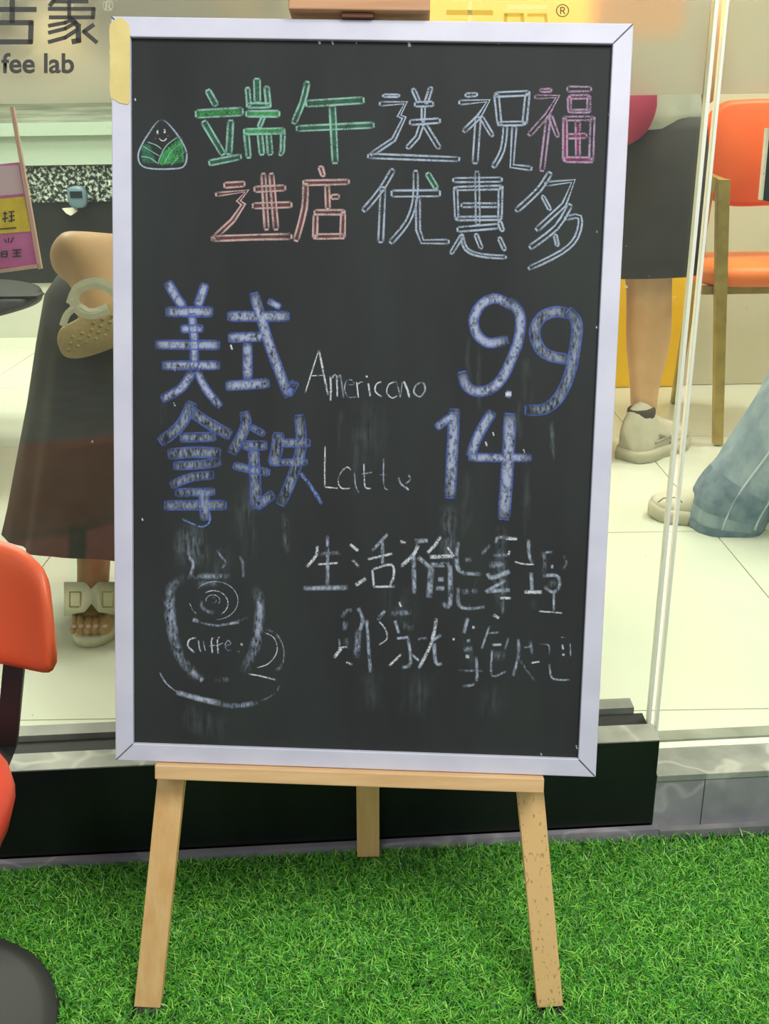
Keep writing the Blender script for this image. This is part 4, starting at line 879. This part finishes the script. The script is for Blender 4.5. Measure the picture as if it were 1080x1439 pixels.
def sneaker(parent, heel, toe, up=.135, wd=.052, ov=0., sole='shoe_sole', dark='shoe_grey', name='sneaker'):
    heel, toe = Vector(heel), Vector(toe); d = toe-heel; L = d.length; d.normalize(); sdv = Vector((-d.y, d.x, 0))
    prof = [(0, .55, .72), (.06, .82, .92), (.16, .98, 1.02), (.28, .96, .98), (.40, .88, .70), (.55, .98, .56), (.70, 1.05, .44), (.84, .98, .36), (.94, .75, .30), (1., .42, .22)]
    rings = []
    for t, w_, h_ in prof:
        c_ = heel+d*L*t; hh = up*h_; ring = []
        for j in range(20):
            q = 2*math.pi*j/20; cs, sn = math.cos(q), math.sin(q); zz_ = max(0, sn)**.8*hh if sn > 0 else 0
            wv = wd*w_*(1-.45*max(0, sn)**3)*math.copysign(abs(cs)**.7, cs)
            ring.append(c_+sdv*wv+Vector((0, 0, .03+zz_ if sn > 0 else .02)))
        rings.append(ring)
    MB().loft(rings).obj(name, 'shoe', parent, True)
    rings = []
    for t, w_, h_ in [(-.015, .6, 0)]+prof[1:-1]+[(1.02, .45, 0)]:
        c_ = heel+d*L*t+Vector((0, 0, .006*(t > .9))); r_ = wd*(w_+.12)
        rings.append([c_+sdv*r_+Vector((0, 0, .002)), c_+sdv*r_*1.05+Vector((0, 0, .022)), c_+sdv*r_*.95+Vector((0, 0, .038)), c_-sdv*r_*.95+Vector((0, 0, .038)), c_-sdv*r_*1.05+Vector((0, 0, .022)), c_-sdv*r_+Vector((0, 0, .002))])
    MB().loft(rings).obj('shoe_sole', sole, parent, True)
    for sgn in (1, -1):
        if ov: break
        b = MB()
        for (t0, z0_, t1_, z1_, w_) in ((.22, .058, .5, .066, .008), (.3, .08, .6, .05, .006), (.5, .045, .85, .046, .006)):
            pts = [heel+d*L*(t0+(t1_-t0)*i/6)+sdv*sgn*wd*(.93-.06*(z0_/.05-1))*1.04+Vector((0, 0, z0_+(z1_-z0_)*i/6)) for i in range(7)]
            b.tube(pts, w_/2, 6, [1]*7)
        tag(b.obj('shoe_overlay', dark, parent, True), kind='stuff')
    b = MB(); c_ = heel+d*L*.2
    b.loft([ering(c_+Vector((0, 0, up*.98+z)), r, r*.9, 20, 2, tuple(d), tuple(sdv)) for z, r in ((-.05, .045), (.0, .0465), (.010, .046), (.014, .043))]); b.obj('sock', 'sock', parent, True)
h0 = floorpt(880, 648); sneaker(sp, h0, h0+Vector((.215, .18, 0)), .15, .058)
h1 = floorpt(826, 650); sneaker(sp, h1, h1+Vector((.05, .25, 0)), .14, .056)
# magenta bag at the hip
bg = empty('shoulder_bag', Q(892, 180, -.22), label='dark pink bag hanging at the standing person\'s hip beside the board edge', cat='bag')
o_ = [(862, 126), (918, 120), (925, 140), (922, 160), (912, 182), (898, 196), (880, 206), (862, 208)]
b = MB(); r0 = [Q(p.x, p.y, -.23) for p in smooth(o_, 4, True)[:-1]]; cen = sum(r0, Vector())/len(r0)
b.loft([[cen+(q-cen)*k2+Vector((0, d, 0)) for q in r0] for k2, d in ((.86, 0), (.97, .008), (1, .025), (.97, .045), (.86, .055))]); b.obj('bag_body', 'magenta', bg, True)
b = MB(); b.tube([Q(870, 128, -.2), Q(862, 60, -.18), Q(858, -40, -.14)], .008, 8); b.obj('bag_strap', 'magenta', bg, True)
# --- yellow box
yb = empty('storage_box', floorpt(912, 546), label='tall yellow box against the wall behind the standing leg', cat='box')
a, c2 = floorpt(815, 546), floorpt(956, 545); zt = P(900, 376, a.y).z
b = MB().box((a.x, a.y, FZ+.001), (c2.x, 3.90, zt)); b.obj('box_body', 'yellow', yb, bevel=.006)
MB().box((a.x-.01, a.y-.01, zt), (c2.x+.01, 3.9, zt+.03)).obj('box_lid', 'yellow', yb, bevel=.004)
# --- orange indoor chair
ic_ = empty('dining_chair', floorpt(1040, 600), label='orange upholstered chair with brass coloured legs, right edge behind the glass', cat='chair')
IY = floorpt(1008, 625).y; print('chair y', IY)
def panel(outl, Y, th, m, name, parent, tilt=0):
    r0 = [P(p.x, p.y, Y) for p in smooth(outl, 5, True)[:-1]]; cen = sum(r0, Vector())/len(r0)
    for q in r0: q.y += tilt*(q.z-cen.z)
    return MB().loft([[cen+(q-cen)*k2+Vector((0, d, 0)) for q in r0] for k2, d in ((.90, 0), (.975, th*.12), (1, th*.4), (1, th*.6), (.97, th*.9), (.9, th))]).obj(name, m, parent, True)
panel([(990, 262), (985, 245), (986, 215), (993, 180), (1004, 156), (1022, 143), (1045, 139.5), (1100, 138), (1160, 140), (1178, 160), (1188, 200), (1186, 262), (1170, 286), (1100, 288), (1030, 290), (1000, 280)], IY+.18, .05, 'orange', 'backrest', ic_, .1)
r0 = [P(p.x, p.y, IY+.10) for p in smooth([(985, 372), (995, 362), (1080, 357), (1170, 360), (1188, 374), (1182, 392), (1130, 402), (1080, 402), (1020, 400), (995, 388)], 4, True)[:-1]]
sa, sb_ = P(984, 372, IY), P(1190, 372, IY); zc = P(1080, 392, IY+.02).z
MB().loft([ering(((sa.x+sb_.x)/2, IY+.19, zc+dz), (sb_.x-sa.x)/2*k2, .22*k2, 48, 3.2) for dz, k2 in ((-.02, .9), (-.012, .98), (.012, 1.), (.032, .97), (.042, .88), (.046, .6))]).obj('seat', 'orange_pad', ic_, True)
MB().box((sa.x+.02, IY+.02, zc-.045), (sb_.x-.02, IY+.05, zc-.02)).obj('seat_rail', 'gold', ic_)
def legq(px0, px1, Y0, Y1, d=.028, name='leg', m='gold'):
    (xa, xb, ya), (xc, xd, yb_) = px0, px1
    lo = [P(xc, yb_, Y1), P(xd, yb_, Y1)]; hi = [P(xa, ya, Y0), P(xb, ya, Y0)]; dv = Vector((0, d, 0))
    return MB().hexa([lo[0], lo[1], lo[1]+dv, lo[0]+dv], [hi[0], hi[1], hi[1]+dv, hi[0]+dv]).obj(name, m, ic_, bevel=.002)
legq((1008, 1026, 252), (1003, 1016, 626), IY-.03, IY-.02)
legq((1148, 1166, 252), (1152, 1166, 626), IY-.03, IY-.02)
RYr = floorpt(948, 568).y
for dx in (0, 178):
    lo = [floorpt(943+dx*.82, 568), floorpt(953+dx*.82, 568)]; hi = [P(990+dx, 262, IY+.10), P(1004+dx, 262, IY+.10)]; dv = Vector((0, .022, 0))
    MB().hexa([lo[0], lo[1], lo[1]+dv, lo[0]+dv], [hi[0], hi[1], hi[1]+dv, hi[0]+dv]).obj('leg', 'gold', ic_, bevel=.002)
for dx in (0, 140):
    b = MB(); b.hexa([P(1004+dx, 270, IY-.028), P(1026+dx, 270, IY-.028), P(1000+dx, 268, IY+.12), P(986+dx, 268, IY+.12)], [P(1006+dx, 250, IY-.028), P(1026+dx, 254, IY-.028), P(1000+dx, 243, IY+.12), P(986+dx, 240, IY+.12)]); b.obj('arm', 'gold', ic_, bevel=.002)
# --- dark tablet held at right edge
tbq = [(1079, 180), (1110, 184), (1100, 288), (1069, 281)]
tl_ = empty('menu_board', P(1085, 235, 2.6), label='dark upright menu folder with a pale edge at the right frame edge', cat='menu')
MB().slab([P(x, y, 2.6) for x, y in tbq], (0, .015, 0)).obj('cover', 'screen', tl_)
MB().slab([P(x, y, 2.597) for x, y in ((1078, 180), (1081, 180), (1071.5, 281), (1068.5, 281))], (0, .02, 0)).obj('pale_edge', 'paper', tl_)
# --- person in jeans
JY = floorpt(990, 742).y+.015; print('jeans y', JY)
jp = empty('person', floorpt(1020, 745), label='seated person in loose faded blue jeans and cream sneakers at the right edge', cat='person')
def J(x, y, d=0): return P(x, y, JY+d)
V = [(J(1420, 400, .45), .13)]; Ed = []
chain(0, [(J(1330, 392, .2), .09), (J(1215, 400, .02), .075), (J(1150, 520), .06), (J(1075, 650), .045), (J(1035, 700), .04), (J(1015, 728), .035)])
chain(0, [(J(1400, 392, .1), .09), (J(1340, 405, -.1), .075), (J(1330, 560, -.05), .055), (J(1325, 700, 0), .04), (J(1310, 735, -.03), .035)])
hp = J(1420, 400, .45)
e_ = chain(0, [(hp+Vector((0, .02, .14)), .12), (hp+Vector((0, .0, .36)), .13), (hp+Vector((0, 0, .48)), .07), (hp+Vector((0, -.01, .56)), .05)])
chain(e_, [(hp+Vector((-.02, -.02, .66)), .085), (hp+Vector((-.02, -.02, .75)), .09), (hp+Vector((-.02, -.01, .82)), .06)])
for s_ in (-1, 1): chain(e_-2, [(hp+Vector((0, s_*.19, .44)), .055), (hp+Vector((-.02, s_*.22, .2)), .042), (hp+Vector((-.24, s_*.14, .1)), .033), (hp+Vector((-.32, s_*.1, .12)), .028)])
skin('body', V, Ed, 'skin', jp)
def jleg(path, rad):
    pts = [Vector(p) for p in path]; b = MB(); rings = []
    sm = []; 
    for i in range(len(pts)-1):
        p0, p1, p2, p3 = pts[max(i-1, 0)], pts[i], pts[i+1], pts[min(i+2, len(pts)-1)]
        for s in range(6):
            t = s/6; sm.append((.5*((2*p1)+(p2-p0)*t+(2*p0-5*p1+4*p2-p3)*t*t+(3*p1-p0-3*p2+p3)*t**3), rad[i]+(rad[i+1]-rad[i])*t))
    sm.append((pts[-1], rad[-1])); n = 32
    for i, (p, r) in enumerate(sm):
        t = (sm[min(i+1, len(sm)-1)][0]-sm[max(i-1, 0)][0]).normalized()
        if i < 3: t = (t*(i/3)+Vector((.12, 0, 1))*(1-i/3)).normalized()
        a = Vector((0, 1, 0)).cross(t).normalized(); c_ = t.cross(a)
        rings.append([p+a*r*(1+.05*math.sin(q*5+i*.35)+.03*math.sin(q*9-i*.6))*math.cos(q)+c_*r*.85*(1+.05*math.sin(q*5+i*.35))*math.sin(q) for q in [2*math.pi*j/n for j in range(n)]])
    return rings
rg = jleg([J(1018, 742), J(1033, 700), J(1080, 635), J(1155, 520), J(1215, 405, .02), J(1330, 385, .2), J(1420, 395, .45)], [.098, .103, .105, .105, .11, .115, .15])
MB().loft(rg).obj('jeans_leg', 'denim', jp, True)
MB().loft([[Vector(p)+(Vector(p)-sum(map(Vector, r), Vector())/len(r))*.025 for p in r] for r in rg[:3]], cap=False).obj('jeans_hem', 'denim_dark', jp, True)
MB().loft([[Vector(p)+(Vector(p)-sum(map(Vector, r), Vector())/len(r))*(.012 if k in (0, 4) else .03) for p in r] for k, r in enumerate(rg[4:9])], cap=False).obj('denim_band', 'denim_dark', jp, True)
def jl(pts, wd):
    b = MB(); b.tube([PL(x, y, J(1000, 700, -.062), (0, 1, 0)) for x, y in pts], wd, 6); return b
jl([(924, 706), (932, 700), (950, 699), (958, 706)], .0016).obj('shoe_overlay', 'shoe_line', jp, True)
b = MB(); b.tube([rg[i][26] for i in range(3, 26)], .004, 6); b.tube([rg[i][22] for i in range(2, 14)], .003, 6); b.obj('jeans_seam', 'denim_seam', jp, True)
rg2 = jleg([J(1322, 742, 0), J(1326, 690, 0), J(1330, 600, -.05), J(1335, 500, -.07), J(1345, 400, -.1), J(1390, 385, .1), J(1420, 395, .45)], [.098, .1, .1, .1, .11, .115, .15])
MB().loft(rg2).obj('jeans_leg', 'denim', jp, True)
MB().loft([ering(hp+Vector((0, 0, z)), rx, ry, 32) for z, rx, ry in ((-.08, .16, .18), (.05, .15, .18), (.2, .14, .17), (.36, .15, .2), (.46, .13, .19), (.52, .08, .1))]).obj('top_garment', 'grey_cloth', jp, True)
MB().loft([ering(hp+Vector((.01, 0, z)), r, r, 20) for z, r in ((.6, .08), (.7, .1), (.78, .105), (.86, .07), (.88, .03))]).obj('hair', 'hair', jp, True)
tz = floorpt(914, 722); hl = floorpt(1030, 738); sneaker(jp, hl, Vector((tz.x, tz.y-.0, FZ)), .10, .05, 1, dark='shoe_line')
h2 = floorpt(1345, 745); sneaker(jp, h2, h2+Vector((-.24, -.05, 0)), .10, .05, 1, dark='shoe_line')
bn = empty('bench', (hp.x, hp.y, FZ), label='brown bench under the jeans wearer outside the right frame edge', cat='bench')
MB().box((hp.x-.2, hp.y-.3, hp.z-.20), (hp.x+.25, hp.y+.3, hp.z-.15)).obj('seat', 'wood_h', bn, bevel=.01)
for dx in (-.16, .2):
    for dy in (-.25, .25): MB().box((hp.x+dx-.015, hp.y+dy-.015, FZ), (hp.x+dx+.015, hp.y+dy+.015, hp.z-.20)).obj('leg', 'gold', bn)
# --- lit yellow sign box hanging behind the frosted film + ceiling lights
lb = empty('light_box', (.15, 1.80, 1.75), label='glowing yellow sign box behind the frosted film above the chalkboard', cat='sign')
a, c2 = P(575, 40, 1.80), P(835, -60, 1.80)
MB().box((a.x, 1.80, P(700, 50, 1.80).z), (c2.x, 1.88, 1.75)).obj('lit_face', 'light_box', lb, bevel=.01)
MB().box((c2.x+.004, 1.82, P(700, 50, 1.80).z), (c2.x+.16, 1.88, 1.75)).obj('glow_block', 'orange_glow', lb, bevel=.01)  # added glowing block that makes the warm orange fade beside the sign
MB().box((.0, 1.83, 1.75), (.01, 1.84, 2.8)).obj('hanging_rod', 'black_metal', lb); MB().box((.2, 1.83, 1.75), (.21, 1.84, 2.8)).obj('hanging_rod', 'black_metal', lb)
for k, (x, y, n_) in enumerate([(-1.6, 2.6, 'front left'), (.6, 2.2, 'front middle'), (-1.6, 4.4, 'rear left'), (1.8, 2.9, 'right'), (-.9, 5.2, 'rear middle')]):
    t = empty('ceiling_light', (x, y, 2.8), label=f'square recessed ceiling light at the {n_} of the cafe', cat='light', group='ceiling lights')
    MB().box((x-.5, y-.35, 2.775), (x+.5, y+.35, 2.80)).obj('housing', 'ceil', t); MB().box((x-.46, y-.31, 2.77), (x+.46, y+.31, 2.776)).obj('diffuser', 'lamp', t)
